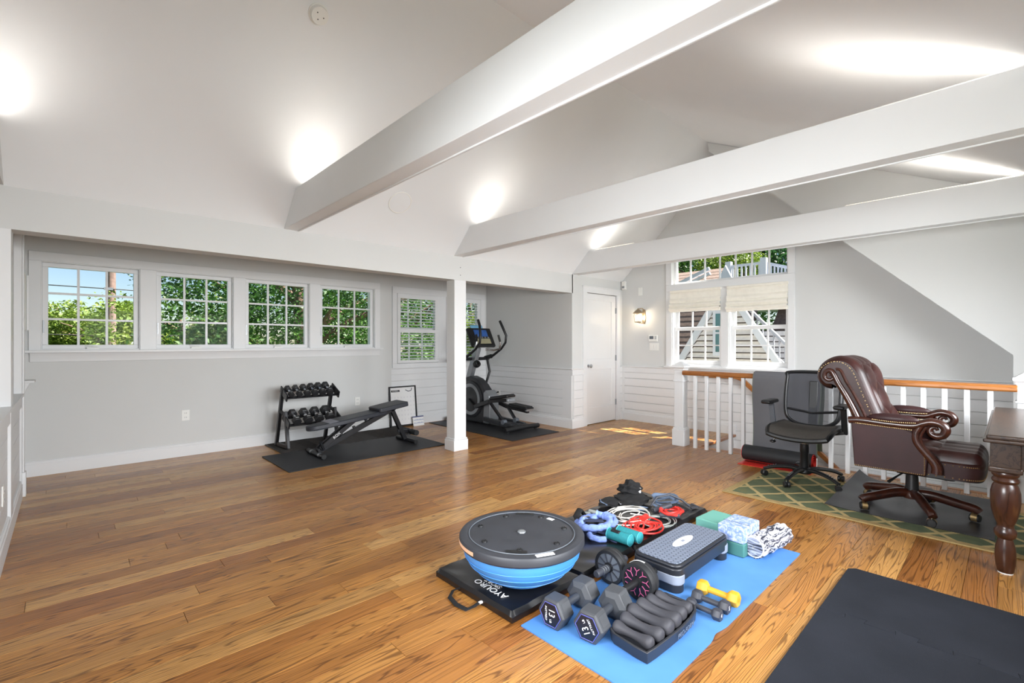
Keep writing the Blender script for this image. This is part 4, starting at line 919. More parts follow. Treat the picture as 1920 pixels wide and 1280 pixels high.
# tray with six bone dumbbells
ty = thing('dumbbell_tray', (1.87, 1.09, .006), 'black plastic tray holding six soft dumbbells', 'tray')
out = [(1.668, 1.168), (1.652, 1.14), (1.640, 1.03), (1.640, .972), (1.70, .966), (1.80, .962), (1.90, .960), (2.0, .966), (2.07, .978), (2.108, 1.0), (2.115, 1.04), (2.112, 1.15), (2.095, 1.182)]
inn = [(1.875+(x-1.875)*.95, 1.075+(y-1.075)*.90) for x, y in out]; n = len(out); mb = MB()
mb.v += [(x, y, .007) for x, y in [(1.875+(x-1.875)*.97, 1.075+(y-1.075)*.96) for x, y in out]] + [(x, y, .056) for x, y in out] + [(x, y, .056) for x, y in inn] + [(x, y, .022) for x, y in inn]
for r_ in range(3):
    for k in range(n): q = (k+1) % n; mb.f.append((r_*n+k, r_*n+q, (r_+1)*n+q, (r_+1)*n+k))
mb.f.append(tuple(range(3*n, 4*n))); mb.f.append(tuple(reversed(range(n)))); mb.build('body', M['tray'], ty, bevel=.003)
for k in range(7): x = 1.668+k*.0675; MB().box(x-.004, 1.0, .022, x+.004, 1.15, .040).build('divider', M['tray'], ty)
text_part('PRO-FORM', .030, M['silver'], ty, frame_mat((1.93, .9585, .031), (1,.02,0), (0,0,1), (0,-1,0)), shear=.25)
for k in range(6):
    sz = (.0265, .030, .034, .034, .031, .0275)[k]; x = 1.703+k*.0675+.002*k; yc = 1.078+.001*(k-2); hl = (.092, .098, .104, .102, .094, .088)[k]
    lab = ['soft grey dumbbell at the outer near end of the tray', 'second soft grey dumbbell from the near end of the tray', 'third soft grey dumbbell from the near end of the tray', 'fourth soft grey dumbbell from the near end of the tray', 'fifth soft grey dumbbell from the near end of the tray', 'soft grey dumbbell at the far end of the tray'][k]
    prof = [(-1, .30), (-.985, .62), (-.94, .86), (-.86, .99), (-.75, 1.0), (-.6, .88), (-.35, .68), (0, .60), (.35, .68), (.6, .88), (.75, 1.0), (.86, .99), (.94, .86), (.985, .62), (1, .30)]
    tag(MB().tube([(x, yc+hl*a, .030+sz) for a, b in prof], [sz*b for a, b in prof], 18).build('soft_dumbbell', M['neoprene'], smooth=True), lab, 'dumbbell', 'soft dumbbells in the tray')
# step platform
sp_ = thing('step_platform', (2.515, 1.27, .006), 'aerobic step with textured grey deck and white oval logo', 'step platform')
mb = MB(); mb.prism(rrect(2.208, 1.135, 2.822, 1.405, .045), .062, .128, 'XY'); mb.build('body', M['stepblack'], sp_, bevel=.006)
mb = MB(); mb.prism(rrect(2.212, 1.139, 2.818, 1.401, .043), .128, .146, 'XY'); mb.build('edge_band', M['stepblack'], sp_, bevel=.010, seg=3)
MB().prism(rrect(2.226, 1.152, 2.804, 1.388, .035), .1455, .150, 'XY').build('deck', M['stepdeck'], sp_, bevel=.002)
for sx, x0, x1 in ((0, 2.206, 2.30), (1, 2.73, 2.824)):
    MB().prism(rrect(x0, 1.133, x1, 1.407, .04), .048, .095, 'XY').build('riser_block', M['stepgrey'], sp_, bevel=.004)
    MB().prism(rrect(x0+.004, 1.137, x1-.004, 1.403, .04), .0065, .049, 'XY').build('foot', M['stepblack'], sp_, bevel=.004)
MB().box(2.31, 1.138, .07, 2.72, 1.402, .10).build('under_rib', M['stepblack'], sp_)
MB().prism([(2.52+.105*cos(a), 1.27+.030*sin(a)) for a in [2*PI*k/32 for k in range(32)]], .1498, .1512, 'XY').build('logo', M['white_ink'], sp_)
MB().box(2.505, 1.262, .1512, 2.535, 1.278, .1516).build('logo_mark', M['stepgrey'], sp_)
# yoga blocks
def block(c, s, mt, lab, rz=0, grp='yoga blocks'):
    mb = MB(); R = Matrix.Rotation(rz, 3, 'Z'); mb.obox((c[0], c[1], c[2]+s[2]/2), (s[0]/2, s[1]/2, s[2]/2), R); return tag(mb.build('yoga_block', M[mt], bevel=.008, seg=3), lab, 'yoga block', grp)
block((3.205, 1.385, .0068), (.235, .155, .078), 'mint', 'mint green yoga block behind the step on the floor', -.06)
block((2.985, 1.145, .0065), (.235, .155, .078), 'green_foam', 'green yoga block underneath the marbled blue block', -.02)
bb = block((2.985, 1.145, .0850), (.235, .155, .088), 'bluefoam', 'marbled pale blue yoga block stacked on a green one', -.02)
MB().box(2.955, 1.066, .1725, 2.958, 1.224, .1738).build('strap_line', M['navycloth'], bb)
# foam roller
ra, rb = Vector((2.915, 1.035, .072)), Vector((3.255, .985, .072)); ax = (rb-ra).normalized(); bv = Vector((0,0,1)).cross(ax); zv = ax.cross(bv)
fr = thing('foam_roller', ((ra+rb)/2-Vector((0,0,.066))), 'white and black marbled foam roller with wavy ridges', 'foam roller')
def rf(u, v):
    a = 2*PI*u; r = .0555+.0105*abs(sin(9*a/2+3*sin(v*PI*3)*.5)); r += .003*sin(v*PI*6); return ra+ax*((rb-ra).length*v)+bv*(r*cos(a))+zv*(r*sin(a))
MB().grid(rf, 108, 26, cu=True).build('ridged_foam', M['roller'], fr, smooth=True)
for p, s in ((ra, -1), (rb, 1)): MB().lathe([(.060, -.004), (.060, .0), (.050, .0015), (.049, .004), (.010, .004), (.008, .001)], 36, p-ax*(.0*s), bv, zv, ax*s).build('end_disc', M['rollercore'], fr, smooth=True)
MB().lathe([(.063, -.012), (.060, .001), (.053, .001)], 36, ra, bv, zv, -ax).build('end_rim', M['white_ink'], fr, smooth=True)
# ab wheels
def abwheel(c, r, w_, lab, grip, pat):
    o = thing('ab_wheel', (c[0], c[1], c[2]-r), lab, 'ab wheel', 'ab rollers'); A = Vector((1,0,0)); By, Zz = Vector((0,1,0)), Vector((0,0,1))
    MB().lathe([(r*.80, -w_/2), (r*.96, -w_/2), (r, -w_*.36), (r, -w_*.08), (r*.965, -w_*.04), (r*.965, w_*.04), (r, w_*.08), (r, w_*.36), (r*.96, w_/2), (r*.80, w_/2), (r*.80, -w_/2)], 56, c, By, Zz, A, cap=False).build('tyre', M['black_rubber'], o, smooth=True)
    d = MB().lathe([(r*.84, -w_/2+.006), (r*.84, -w_/2+.012), (r*.84, w_/2-.006)], 48, c, By, Zz, A).build('disc', M['grey'] if not pat else M['decal'], o, smooth=True)
    for k in range(10):
        a = 2*PI*k/10; mb = MB()
        if not pat: mb.bar((c[0]-w_/2+.004, c[1]+.02*cos(a), c[2]+.02*sin(a)), (c[0]-w_/2+.004, c[1]+r*.82*cos(a), c[2]+r*.82*sin(a)), .006, .006); mb.build('spoke', M['charcoal'], d)
        elif k < 9:
            a = 2*PI*k/9; p0 = Vector((c[0]-w_/2+.005, c[1]+r*.34*cos(a), c[2]+r*.34*sin(a))); p1 = Vector((c[0]-w_/2+.005, c[1]+r*.58*cos(a+.15), c[2]+r*.58*sin(a+.15)))
            mb.bar(p0, p1, .003, .002, up=(1,0,0))
            for da in (-.22, .25): p2 = Vector((c[0]-w_/2+.005, c[1]+r*.78*cos(a+.15+da), c[2]+r*.78*sin(a+.15+da))); mb.bar(p1, p2, .003, .002, up=(1,0,0))
            mb.build('crackle', plain('magenta_print', (198, 96, 140), .5) if 'magenta_print' not in D.materials else D.materials['magenta_print'], d)
    MB().lathe([(.024, -w_/2-.004), (.027, -w_/2+.012), (.027, w_/2-.012), (.024, w_/2+.004)], 24, c, By, Zz, A).build('hub', M['black'], o, smooth=True)
    for s in (-1, 1):
        x0, x1 = c[0]+s*w_/2, c[0]+s*(w_/2+.105); n = 13; P = [(x0+(x1-x0)*k/(n-1), c[1], c[2]) for k in range(n)]; rr = [(.017+(.0022 if k % 2 else -.001) if grip else .0165) for k in range(n)]
        MB().tube(P, rr, 16).build('grip', M['black'] if not grip else M['charcoal'], o, smooth=True)
        if grip:
            for k in (2, 4, 6): MB().cyl((x0+(x1-x0)*k/12, c[1], c[2]), (x0+(x1-x0)*(k+.45)/12, c[1], c[2]), .0195, n=16).build('grip_ring', M['silver'], o, smooth=True)
    return o
abwheel((2.075, 1.440, .0945), .088, .055, 'black ab wheel with spokes and ribbed grip beside the folding mat', True, False)
w2 = abwheel((2.055, 1.258, .0945), .088, .066, 'black ab wheel with pink crackle print touching the step', False, True)
for k in range(16):
    a = 1.75-k*.095; p = Vector((2.055+.012, 1.258+.0885*cos(a), .0945+.0885*sin(a)))
    MB().obox(p, (.004, .0028, .0008), Matrix((Vector((1,0,0)), Vector((0,-sin(a),cos(a))), Vector((0,cos(a),sin(a))))).transposed()).build('tyre_lettering', M['white_ink'], w2)

# ---------------- soft things on the far panels of the folding mat (top at z = .0525)
ZT = .0535
def coil(c, r, turns, rt, seed, jit=.3, z0=ZT, ell=1.0, n=22, rot=0):
    rnd = random.Random(seed); pts = []; a0 = rnd.uniform(0, 6.28); N = int(turns*n); ph = [rnd.uniform(0, 6.28) for _ in range(4)]
    for k in range(N):
        a = a0+2*PI*k/n; q = 1+jit*sin(k*.037*7+ph[0])*.6+jit*.5*sin(k*.11+ph[1]); x, y = r*q*cos(a)*ell+r*.25*sin(k*.05+ph[2]), r*q*sin(a)+r*.25*cos(k*.043+ph[3])
        pts.append((c[0]+x*cos(rot)-y*sin(rot), c[1]+x*sin(rot)+y*cos(rot), z0+rt+rt*1.1*(k/N)*min(3, turns)+rt*.5*(1+sin(k*.9+ph[1]))))
    return pts
# blue scrunched resistance band
b1 = thing('resistance_band', (2.50, 1.88, ZT), 'blue scrunched fabric resistance band in a loose bundle with black cuff', 'resistance band')
P = []
for k in range(90):
    a = k/90*2*PI*2.05+.6; r = .095+.022*sin(k*.21); P.append((2.515+r*1.35*cos(a), 1.87+r*sin(a)*.95, ZT+.022+.034*(k/90)+.006*sin(k*.5)))
MB().tube(P, [.021+.0035*sin(k*2.2) for k in range(90)], 12).build('sleeve', M['bandblue'], b1, smooth=True)
P = [(2.36, 1.80, ZT+.02), (2.33, 1.76, ZT+.022), (2.345, 1.71, ZT+.02), (2.375, 1.69, ZT+.02)]; MB().tube(P, .018, 10).build('tail', M['bandblue'], b1, smooth=True)
MB().tube([(2.60, 2.02, ZT+.02), (2.545, 2.02, ZT+.075), (2.48, 2.00, ZT+.055), (2.47, 1.96, ZT+.02)], .024, 10, flat=.35).build('cuff', M['blackcloth'], b1, smooth=True)
MB().tube([(2.44, 1.93, ZT+.05), (2.48, 1.87, ZT+.058), (2.54, 1.83, ZT+.05)], .022, 10, flat=.35).build('strap', M['navycloth'], b1, smooth=True)
MB().ball((2.52, 1.885, ZT+.062), .026, .022, .018, 12, 8).build('stopper', M['bandblue'], b1, smooth=True)
MB().tube([(2.455, 1.935, ZT+.066), (2.47, 1.915, ZT+.069), (2.485, 1.92, ZT+.068), (2.50, 1.905, ZT+.068)], .005, 6).build('carabiner', M['chrome'], b1, smooth=True)
# teal hand weights
for x, y0, y1, lab in ((2.440, 1.722, 1.545, 'teal soft hand weight with black badge'), (2.514, 1.700, 1.528, 'teal soft hand weight beside the red tubing')):
    o = thing('hand_weight', (x, (y0+y1)/2, ZT), lab, 'hand weight', 'teal hand weights'); n = 12; L = y0-y1
    prof = [(0, .45), (.02, .78), (.06, .97), (.12, 1), (.5, 1.02), (.88, 1), (.94, .97), (.98, .78), (1, .45)]
    MB().tube([(x, y0-L*a, ZT+.034) for a, b in prof], [.033*b for a, b in prof], 20).build('sleeve', M['teal'], o, smooth=True)
    for a in (.07, .93): MB().tube([(x+.0335*cos(q), y0-L*a, ZT+.034+.0335*sin(q)) for q in [2*PI*k/24 for k in range(24)]], .0018, 5, True).build('piping', M['tealtrim'], o, smooth=True)
    if x < 2.5: MB().obox((x-.014, (y0+y1)/2+.02, ZT+.0655), (.012, .030, .0035), Matrix.Rotation(-.42, 3, 'Y')).build('badge', M['decal'], o, bevel=.003)
# jump rope
jr = thing('jump_rope', (2.84, 1.84, ZT), 'white jump rope in tangled loops with a clear and wood handle', 'jump rope')
MB().tube(coil((2.85, 1.80), .10, 6, .0042, 3, .75, ell=1.35), .0042, 7).build('rope', M['rope'], jr, smooth=True)
MB().tube([(2.70, 2.06, ZT+.016), (2.72, 1.93, ZT+.016)], .014, 12).build('handle', M['clear'], jr, smooth=True); MB().tube([(2.72, 1.945, ZT+.016), (2.724, 1.90, ZT+.016), (2.73, 1.885, ZT+.016)], [.016, .018, .012], 12).build('wooden_tip', M['pine'], jr, smooth=True)
MB().tube([(2.60, 2.10, ZT+.016), (2.66, 2.02, ZT+.016)], .013, 12).build('handle', M['clear'], jr, smooth=True)
# red tubing
rt_ = thing('exercise_tubing', (2.74, 1.65, ZT), 'bright red exercise tubing coiled behind the teal weights', 'exercise band')
MB().tube(coil((2.735, 1.655), .070, 9, .0058, 11, .7, ell=1.25), .0058, 8).build('tube', M['red'], rt_, smooth=True)
MB().tube([(2.80, 1.70, ZT+.03), (2.87, 1.71, ZT+.028)], .020, 12).build('knot', M['red'], rt_, smooth=True)
# grey wire rope
gw = thing('speed_rope', (2.93, 1.60, ZT), 'thin grey cable speed rope next to the red tubing', 'jump rope')
MB().tube(coil((2.92, 1.615), .075, 4, .0034, 23, .45, ell=1.3), .0034, 6).build('cable', M['clear'], gw, smooth=True)
# red and black tube band with grey grips
hb = thing('tube_band', (3.06, 1.62, ZT), 'red tube band with dark foam grips piled near the yoga blocks', 'exercise band')
MB().tube(coil((3.08, 1.63), .060, 6, .0075, 31, .35, ell=1.3, z0=ZT+.012), .0075, 8).build('tube', M['red'], hb, smooth=True)
for p, q in (((2.98, 1.67, ZT+.022), (3.05, 1.56, ZT+.028)), ((3.02, 1.74, ZT+.022), (3.12, 1.66, ZT+.060))): MB().tube([p, q], .020, 14).build('grip', M['charcoal'], hb, smooth=True)
MB().tube([(3.05, 1.56, ZT+.03), (3.14, 1.53, ZT+.05), (3.16, 1.62, ZT+.06), (3.12, 1.66, ZT+.06)], .010, 8, flat=.4).build('strap', M['blackcloth'], hb, smooth=True)
# straps
gs = thing('strap_bundle', (3.24, 1.76, ZT), 'grey blue webbing straps with black loop behind the red band', 'strap')
MB().tube(coil((3.25, 1.77), .075, 3, .011, 41, .3, ell=1.2), .014, 8, flat=.35).build('webbing', M['greystrap'], gs, smooth=True)
MB().tube([(3.12, 1.82, ZT+.012), (3.17, 1.80, ZT+.07), (3.25, 1.74, ZT+.085), (3.31, 1.68, ZT+.05), (3.32, 1.62, ZT+.012)], .008, 8).build('loop', M['charcoal'], gs, smooth=True)
MB().tube([(3.30, 1.60, ZT+.008), (3.37, 1.585, ZT+.008), (3.39, 1.64, ZT+.01)], .012, 8, flat=.4).build('buckle_strap', M['charcoal'], gs, smooth=True)
# black bag with drawstring
bgb = thing('drawstring_bag', (3.13, 2.0, ZT), 'crumpled black drawstring pouch with white label', 'bag')
def lump(sd, amp=.22):
    rnd = random.Random(sd); ph = [rnd.uniform(0, 6.28) for _ in range(6)]
    return lambda p: 1+amp*sin(5*p.x+ph[0])*cos(4*p.y+ph[1])+amp*.6*sin(9*p.z+ph[2]+4*p.x)+amp*.4*sin(13*p.y+ph[3])
MB().ball((3.17, 2.03, ZT+.078), .085, .075, .055, 32, 20, lump(1)).build('pouch', M['blackcloth'], bgb, smooth=True, angle=80)
MB().ball((3.12, 1.98, ZT+.032), .16, .12, .030, 36, 16, lump(5, .15)).build('lower_fold', M['blackcloth'], bgb, smooth=True, angle=80)
MB().obox((3.175, 1.962, ZT+.080), (.004, .022, .020), Matrix.Rotation(.9, 3, 'Z')).build('label_tag', M['white_ink'], bgb)
g2 = thing('glove', (2.95, 2.06, ZT), 'flat black fabric pouch left of the drawstring bag', 'pouch')
MB().ball((2.95, 2.05, ZT+.025), .105, .075, .024, 28, 14, lump(9, .16)).build('body', M['blackcloth'], g2, smooth=True, angle=80)
MB().tube([(2.86, 2.02, ZT+.03), (2.85, 2.07, ZT+.045), (2.90, 2.11, ZT+.04)], .005, 6).build('cord', M['greystrap'], g2, smooth=True)
ck_ = thing('hook_clip', (2.97, 1.95, ZT), 'metal clip on a grey cord lying before the black pouch', 'clip')
MB().tube([(2.955, 1.985, ZT+.036), (2.94, 1.965, ZT+.034), (2.95, 1.945, ZT+.03), (2.985, 1.94, ZT+.028), (2.99, 1.965, ZT+.032)], .004, 6).build('hook', M['chrome'], ck_, smooth=True)
MB().tube([(2.985, 1.945, ZT+.03), (3.05, 1.88, ZT+.012), (3.08, 1.82, ZT+.008), (3.03, 1.80, ZT+.008), (2.97, 1.87, ZT+.008)], .005, 6).build('cord', M['greystrap'], ck_, smooth=True)
# ================================================================== EXERCISE MACHINES AND FURNITURE
# mats of the window recess
mb = MB(); mb.prism(rrect(1.572, 4.82, 3.43, 5.695, .01), 0, .010, 'XY'); tag(mb.build('bench_mat', M['rubber_mat'], bevel=.003), 'smooth black rubber mat under the weight bench', 'floor mat')
rm = thing('textured_mat', (2.68, 6.02, 0), 'black interlocking mat with ribbed texture under the dumbbell rack', 'floor mat')
pts = [(1.785, 5.715)] + [(1.80+i*.0445+(.018 if i % 2 else 0)*0, 5.715-(.012 if i % 2 else 0)) for i in range(40)] + [(3.585, 5.715)] + [(3.585+(.014 if i % 2 else 0), 5.72+i*.04) for i in range(15)] + [(3.58, 6.338), (1.785, 6.338)]
MB().prism(pts, 0, .010, 'XY').build('sheet', M['textured_mat'], rm)
for k in range(21):
    y0 = 5.725+k*.0295; MB().tube([(1.80+i*.1483, y0+.008*(1 if i % 2 else -1), .0105) for i in range(13)], .006, 5).build('rib', M['textured_mat'], rm)
# ------------------------------------------------ dumbbell rack
rk = thing('dumbbell_rack', (2.17, 5.95, .010), 'two tier black steel dumbbell rack against the grey wall', 'rack')
Z0 = .024
for x, dx in ((1.855, .02), (2.445, .02)):
    MB().bar((x, 6.13, Z0), (x+.01, 5.93, .72), .035, .05, up=(0,1,0)).build('upright', M['blackmetal'], rk, bevel=.004)
    MB().bar((x+.03, 5.80, Z0), (x+.03, 5.90, .45), .035, .05, up=(0,1,0)).build('front_post', M['blackmetal'], rk, bevel=.004)
    MB().bar((x, 6.14, Z0+.02), (x+.028, 5.79, Z0+.02), .03, .04).build('foot_bar', M['blackmetal'], rk, bevel=.003)
    MB().bar((x, 6.0, .46), (x+.03, 5.90, .40), .025, .03).build('brace', M['blackmetal'], rk)
def tier(z, y, tilt, x0, x1):
    R = Matrix.Rotation(tilt, 3, 'X')
    for dy in (-.085, .085): MB().obox(Vector(((x0+x1)/2, y, z))+R @ Vector((0, dy, 0)), ((x1-x0)/2, .022, .006), R).build('shelf_rail', M['blackmetal'], rk, bevel=.002)
    for x in (x0, x1): MB().obox(Vector((x, y, z))+R @ Vector((0, 0, .012)), (.008, .12, .042), R).build('shelf_end', M['blackmetal'], rk, bevel=.003)
T1, T2 = math.radians(24), math.radians(24)
tier(.655, 5.88, T1, 1.862, 2.475); tier(.335, 5.86, T2, 1.88, 2.495)
def rackdb(x, z, y, tilt, R, L, lab):
    A = Vector((0, cos(tilt), sin(tilt))); c = Vector((x, y, z))+Vector((0, -sin(tilt), cos(tilt)))*(R*.87+.007)
    o = thing('rack_dumbbell', tuple(c-Vector((0,0,R))), lab, 'dumbbell', 'black hex dumbbells on the rack'); X = Vector((1,0,0)); Zz = X.cross(A)
    for s in (-1, 1): MB().lathe([(R*.7, L*.21), (R, L*.25), (R, L*.46), (R*.86, L*.5)], 6, c, X, Zz, A*s).build('head', M['darkhex'], o, bevel=R*.06)
    MB().tube([c-A*L*.22, c+A*L*.22], R*.36, 12).build('handle', M['chrome'], o, smooth=True)
    nrm = Zz*1.0; MB().obox(c-A*L*.36+nrm*(R*.87), (R*.32, R*.05, .0006), Matrix((X, A, nrm)).transposed()).build('size_mark', M['white_ink'], o)
ords = ['first', 'second', 'third', 'fourth', 'fifth', 'last']
for k in range(6): rackdb(1.918+k*.090, .655, 5.88, T1, (.036, .038, .041, .044, .046, .047)[k], .20+.004*k, '%s black hex dumbbell from the left on the top tier' % ords[k])
for k in range(4): rackdb(1.967+k*.130, .335, 5.86, T2, .054+.003*k, .235, '%s black hex dumbbell from the left on the bottom tier' % ['first', 'second', 'third', 'last'][k])
# ------------------------------------------------ weight bench (long axis X, centre line y = 5.30)
wb = thing('weight_bench', (2.55, 5.30, .010), 'black adjustable weight bench standing on the smooth mat', 'bench'); YC = 5.30
def pad(x0, z0, x1, z1, w0, w1, th, name, taper=0):
    a, b = Vector((x0, YC, z0)), Vector((x1, YC, z1)); d = (b-a); L = d.length; d.normalize(); n_ = Vector((-d.z, 0, d.x)); out = []
    m = 14
    if taper:
        for k in range(m+1): q = PI/2+PI*k/m; out.append((taper+taper*cos(q), w0*sin(q)*.98))
        out = [(p, q) for p, q in out] + [(L*.35, -w1), (L-.03, -w1*.96), (L, -w1*.85), (L, w1*.85), (L-.03, w1*.96), (L*.35, w1)]
    else: out = [(.02, -w0), (L-.02, -w1), (L, -w1+.02), (L, w1-.02), (L-.02, w1), (.02, w0), (0, w0-.02), (0, -w0+.02)]
    mb = MB(); N = len(out); mb.v += [tuple(a+d*p+Vector((0, q, 0))-n_*th) for p, q in out] + [tuple(a+d*p+Vector((0, q, 0))) for p, q in out]
    mb.f += [tuple(reversed(range(N))), tuple(range(N, 2*N))] + [(i, (i+1) % N, N+(i+1) % N, N+i) for i in range(N)]
    o = mb.build(name, M['pad'], wb, bevel=.012, seg=3); return a, d, n_, L
a, d, n_, L = pad(1.905, .345, 2.815, .455, .085, .135, .052, 'backrest_pad', .10)
mb = MB(); mb.obox(a+d*.27+n_*.0008, (.055, .120, .001), Matrix((d, Vector((0,1,0)), n_)).transposed()); mb.build('pad_patch', plain('pale_grey_vinyl', (150, 152, 164), .5), wb)
MB().obox(a+d*.20-n_*.058, (.10, .05, .006), Matrix((d, Vector((0,1,0)), n_)).transposed()).build('pad_board', M['grey'], wb)
pad(2.70, .478, 3.10, .535, .150, .150, .055, 'seat_pad')
Zb = .0125
BM = M['blackmetal']
MB().bar((2.03, YC, .055), (2.98, YC, .455), .05, .055).build('main_beam', BM, wb, bevel=.004)
MB().bar((2.05, YC-.035, .085), (2.46, YC-.035, .375), .03, .05).build('back_strut', BM, wb, bevel=.004)
MB().bar((2.05, YC+.035, .085), (2.46, YC+.035, .375), .03, .05).build('back_strut', BM, wb, bevel=.004)
MB().bar((2.93, YC, .47), (3.13, YC, .045), .05, .05, up=(1,0,0)).build('front_leg', BM, wb, bevel=.004)
MB().bar((2.72, YC, .43), (3.06, YC, .48), .05, .035).build('seat_bracket', BM, wb, bevel=.003)
MB().bar((2.40, YC, .345), (2.62, YC, .385), .05, .03).build('back_bracket', BM, wb, bevel=.003)
MB().tube([(2.015, YC-.215, .036), (2.015, YC+.215, .036)], .0235, 16).build('rear_foot', BM, wb, smooth=True)
MB().tube([(3.155, YC-.215, .036), (3.155, YC+.215, .036)], .0235, 16).build('front_foot', BM, wb, smooth=True)
for x in (2.015, 3.155):
    for s in (-1, 1): MB().tube([(x, YC+s*.205, .036), (x, YC+s*.228, .036)], .0258, 16).build('end_cap', M['black'], wb, smooth=True)
for s in (-.11, .12): MB().tube([(2.015, YC+s-.02, .036), (2.015, YC+s+.02, .036)], .0243, 16).build('foot_sleeve', M['silver'], wb, smooth=True)
MB().tube([(2.08, YC-.05, .075), (2.035, YC-.07, .175)], .015, 12).build('carry_handle', M['black'], wb, smooth=True)
for f in (.30, .46, .62): p = Vector((2.03, YC, .055)).lerp(Vector((2.98, YC, .455)), f)+Vector((-.012, 0, .035)); MB().obox(p, (.014, .018, .016), Matrix.Rotation(-.4, 3, 'Y')).build('adjust_notch', BM, wb, bevel=.003)
MB().bar((3.03, YC, .16), (3.20, YC, .135), .04, .04).build('leg_holder', BM, wb, bevel=.004)
MB().tube([(3.20, YC-.17, .135), (3.20, YC-.03, .135)], .034, 16).build('foam_roll', M['black_rubber'], wb, smooth=True); MB().tube([(3.20, YC+.03, .135), (3.20, YC+.17, .135)], .034, 16).build('foam_roll', M['black_rubber'], wb, smooth=True)
zz = Vector((-.578, 0, .816)); dd = Vector((.816, 0, .578))
text_part('ROX', .045, M['white_ink'], wb, frame_mat((2.23, YC-.0512, .215), (.816, 0, .578), (-.578, 0, .816), (0, -1, 0)))
# ------------------------------------------------ framed exercise chart and small card
ch = thing('exercise_chart', (3.71, 6.30, 0), 'black framed exercise chart leaning on the shiplap', 'poster')
lean = math.radians(6); Rl = Matrix.Rotation(-lean, 3, 'X'); o0 = Vector((3.71, 6.300, .012)); W, Hh = .46, .60
def pl_(u, v, dy=0): return o0 + Rl @ Vector((u, dy, v))
def slab(u0, v0, u1, v1, d0, d1, name, mt):
    mb = MB(); vs = [pl_(u, v, dd_) for dd_ in (d0, d1) for u, v in ((u0, v0), (u1, v0), (u1, v1), (u0, v1))]
    mb.add(vs, [(0,1,2,3), (4,7,6,5), (0,4,5,1), (1,5,6,2), (2,6,7,3), (3,7,4,0)]); return mb.build(name, mt, ch)
slab(-W/2, 0, W/2, Hh, -.004, .008, 'backing', M['white_ink'])
for q in ((-W/2, 0, -W/2+.022, Hh), (W/2-.022, 0, W/2, Hh), (-W/2, 0, W/2, .02), (-W/2, Hh-.02, W/2, Hh)): slab(*q, -.016, .008, 'frame_bar', M['black'])
for r_ in range(6):
    for k in range(8):
        u = -.185+k*.053; v = .43-r_*.066; slab(u-.012, v-.012, u+.012, v+.012, -.0052, -.004, 'figure', M['print'])
slab(-.19, .515, -.05, .545, -.0055, -.004, 'title_bar', M['decal'])
text_part('DUMBBELL', .024, M['white_ink'], ch, frame_mat(tuple(pl_(-.12, .530, -.0058)), (1,0,0), tuple(Rl @ Vector((0,0,1))), tuple(Rl @ Vector((0,-1,0)))), sx=.95)
for (u0, v0, u1, v1) in ((.05, .54, .10, .515), (.10, .515, .15, .525), (.15, .525, .165, .565)):
    mb = MB(); mb.bar(pl_(u0, v0, -.005), pl_(u1, v1, -.005), .012, .001, up=tuple(Rl @ Vector((0,-1,0)))); mb.build('figure', M['grey'], ch)
cl_ = thing('desk_calendar', (3.925, 6.24, 0), 'small white card with blue top edge leaning at the chart foot', 'calendar')
mb = MB(); mb.add([(3.83, 6.225, .001), (4.02, 6.225, .001), (4.02, 6.262, .135), (3.83, 6.262, .135), (3.83, 6.229, .001), (4.02, 6.229, .001), (4.02, 6.266, .135), (3.83, 6.266, .135)], [(0,1,2,3), (4,7,6,5), (0,4,5,1), (1,5,6,2), (2,6,7,3), (3,7,4,0)]); mb.build('card', M['white_ink'], cl_)
MB().box(3.828, 6.256, .128, 4.022, 6.268, .142).build('binding', plain('blue_binding', (66, 78, 130), .5), cl_)
for r_ in range(2):
    for k in range(7): z = .085-.045*r_; y = 6.2245+z/.135*.037; MB().box(3.848+k*.025, y-.0008, z-.010, 3.862+k*.025, y+.004, z+.012*(.4+.6*((k*7+r_*3) % 5)/4)).build('printed_mark', plain('blue_marks', (120, 140, 190), .6) if 'blue_marks' not in D.materials else D.materials['blue_marks'], cl_)

# ------------------------------------------------ elliptical trainer (user faces +Y), centre x = 4.73
mb = MB(); mb.prism(rrect(4.165, 4.405, 5.085, 6.325, .01), 0, .008, 'XY'); tag(mb.build('machine_mat', M['rubber_mat'], bevel=.002), 'black rubber mat under the elliptical', 'floor mat')
el = thing('elliptical_trainer', (4.73, 5.4, .008), 'black and silver elliptical trainer behind the post', 'elliptical'); EX = 4.73; zf = .011
BP = plain('shroud_plastic', (44, 46, 50), .4, var=.05)
MB().tube([(EX-.33, 4.80, .052), (EX-.12, 4.785, .062), (EX+.12, 4.785, .062), (EX+.33, 4.80, .052)], .034, 16).build('rear_stabilizer', M['black'], el, smooth=True)
MB().tube([(EX-.28, 6.22, .05), (EX+.28, 6.22, .05)], .036, 16).build('front_stabilizer', M['black'], el, smooth=True)
for y in (4.80, 6.22):
    for s in (-1, 1): MB().cyl((EX+s*.28, y, zf-.001), (EX+s*.28, y, .03), .022, n=12).build('leveling_foot', M['black'], el)
MB().box(EX-.05, 4.83, .05, EX+.05, 6.2, .10).build('base_rail', BP, el, bevel=.006)
for s in (-1, 1): MB().bar((EX+s*.12, 4.86, .075), (EX+s*.12, 5.50, .115), .05, .06).build('roller_track', BP, el, bevel=.006)
MB().box(EX-.15, 4.80, .05, EX+.15, 4.95, .095).build('rear_cover', M['black'], el, bevel=.012)
pf_ = [(5.50, .03), (5.46, .10), (5.46, .40), (5.52, .52), (5.62, .62), (5.74, .70), (5.90, .74), (6.06, .70), (6.18, .58), (6.24, .42), (6.22, .22), (6.12, .08), (6.0, .03)]
MB().prism(pf_, EX-.085, EX+.085, 'YZ').build('shroud', BP, el, bevel=.02, seg=3)
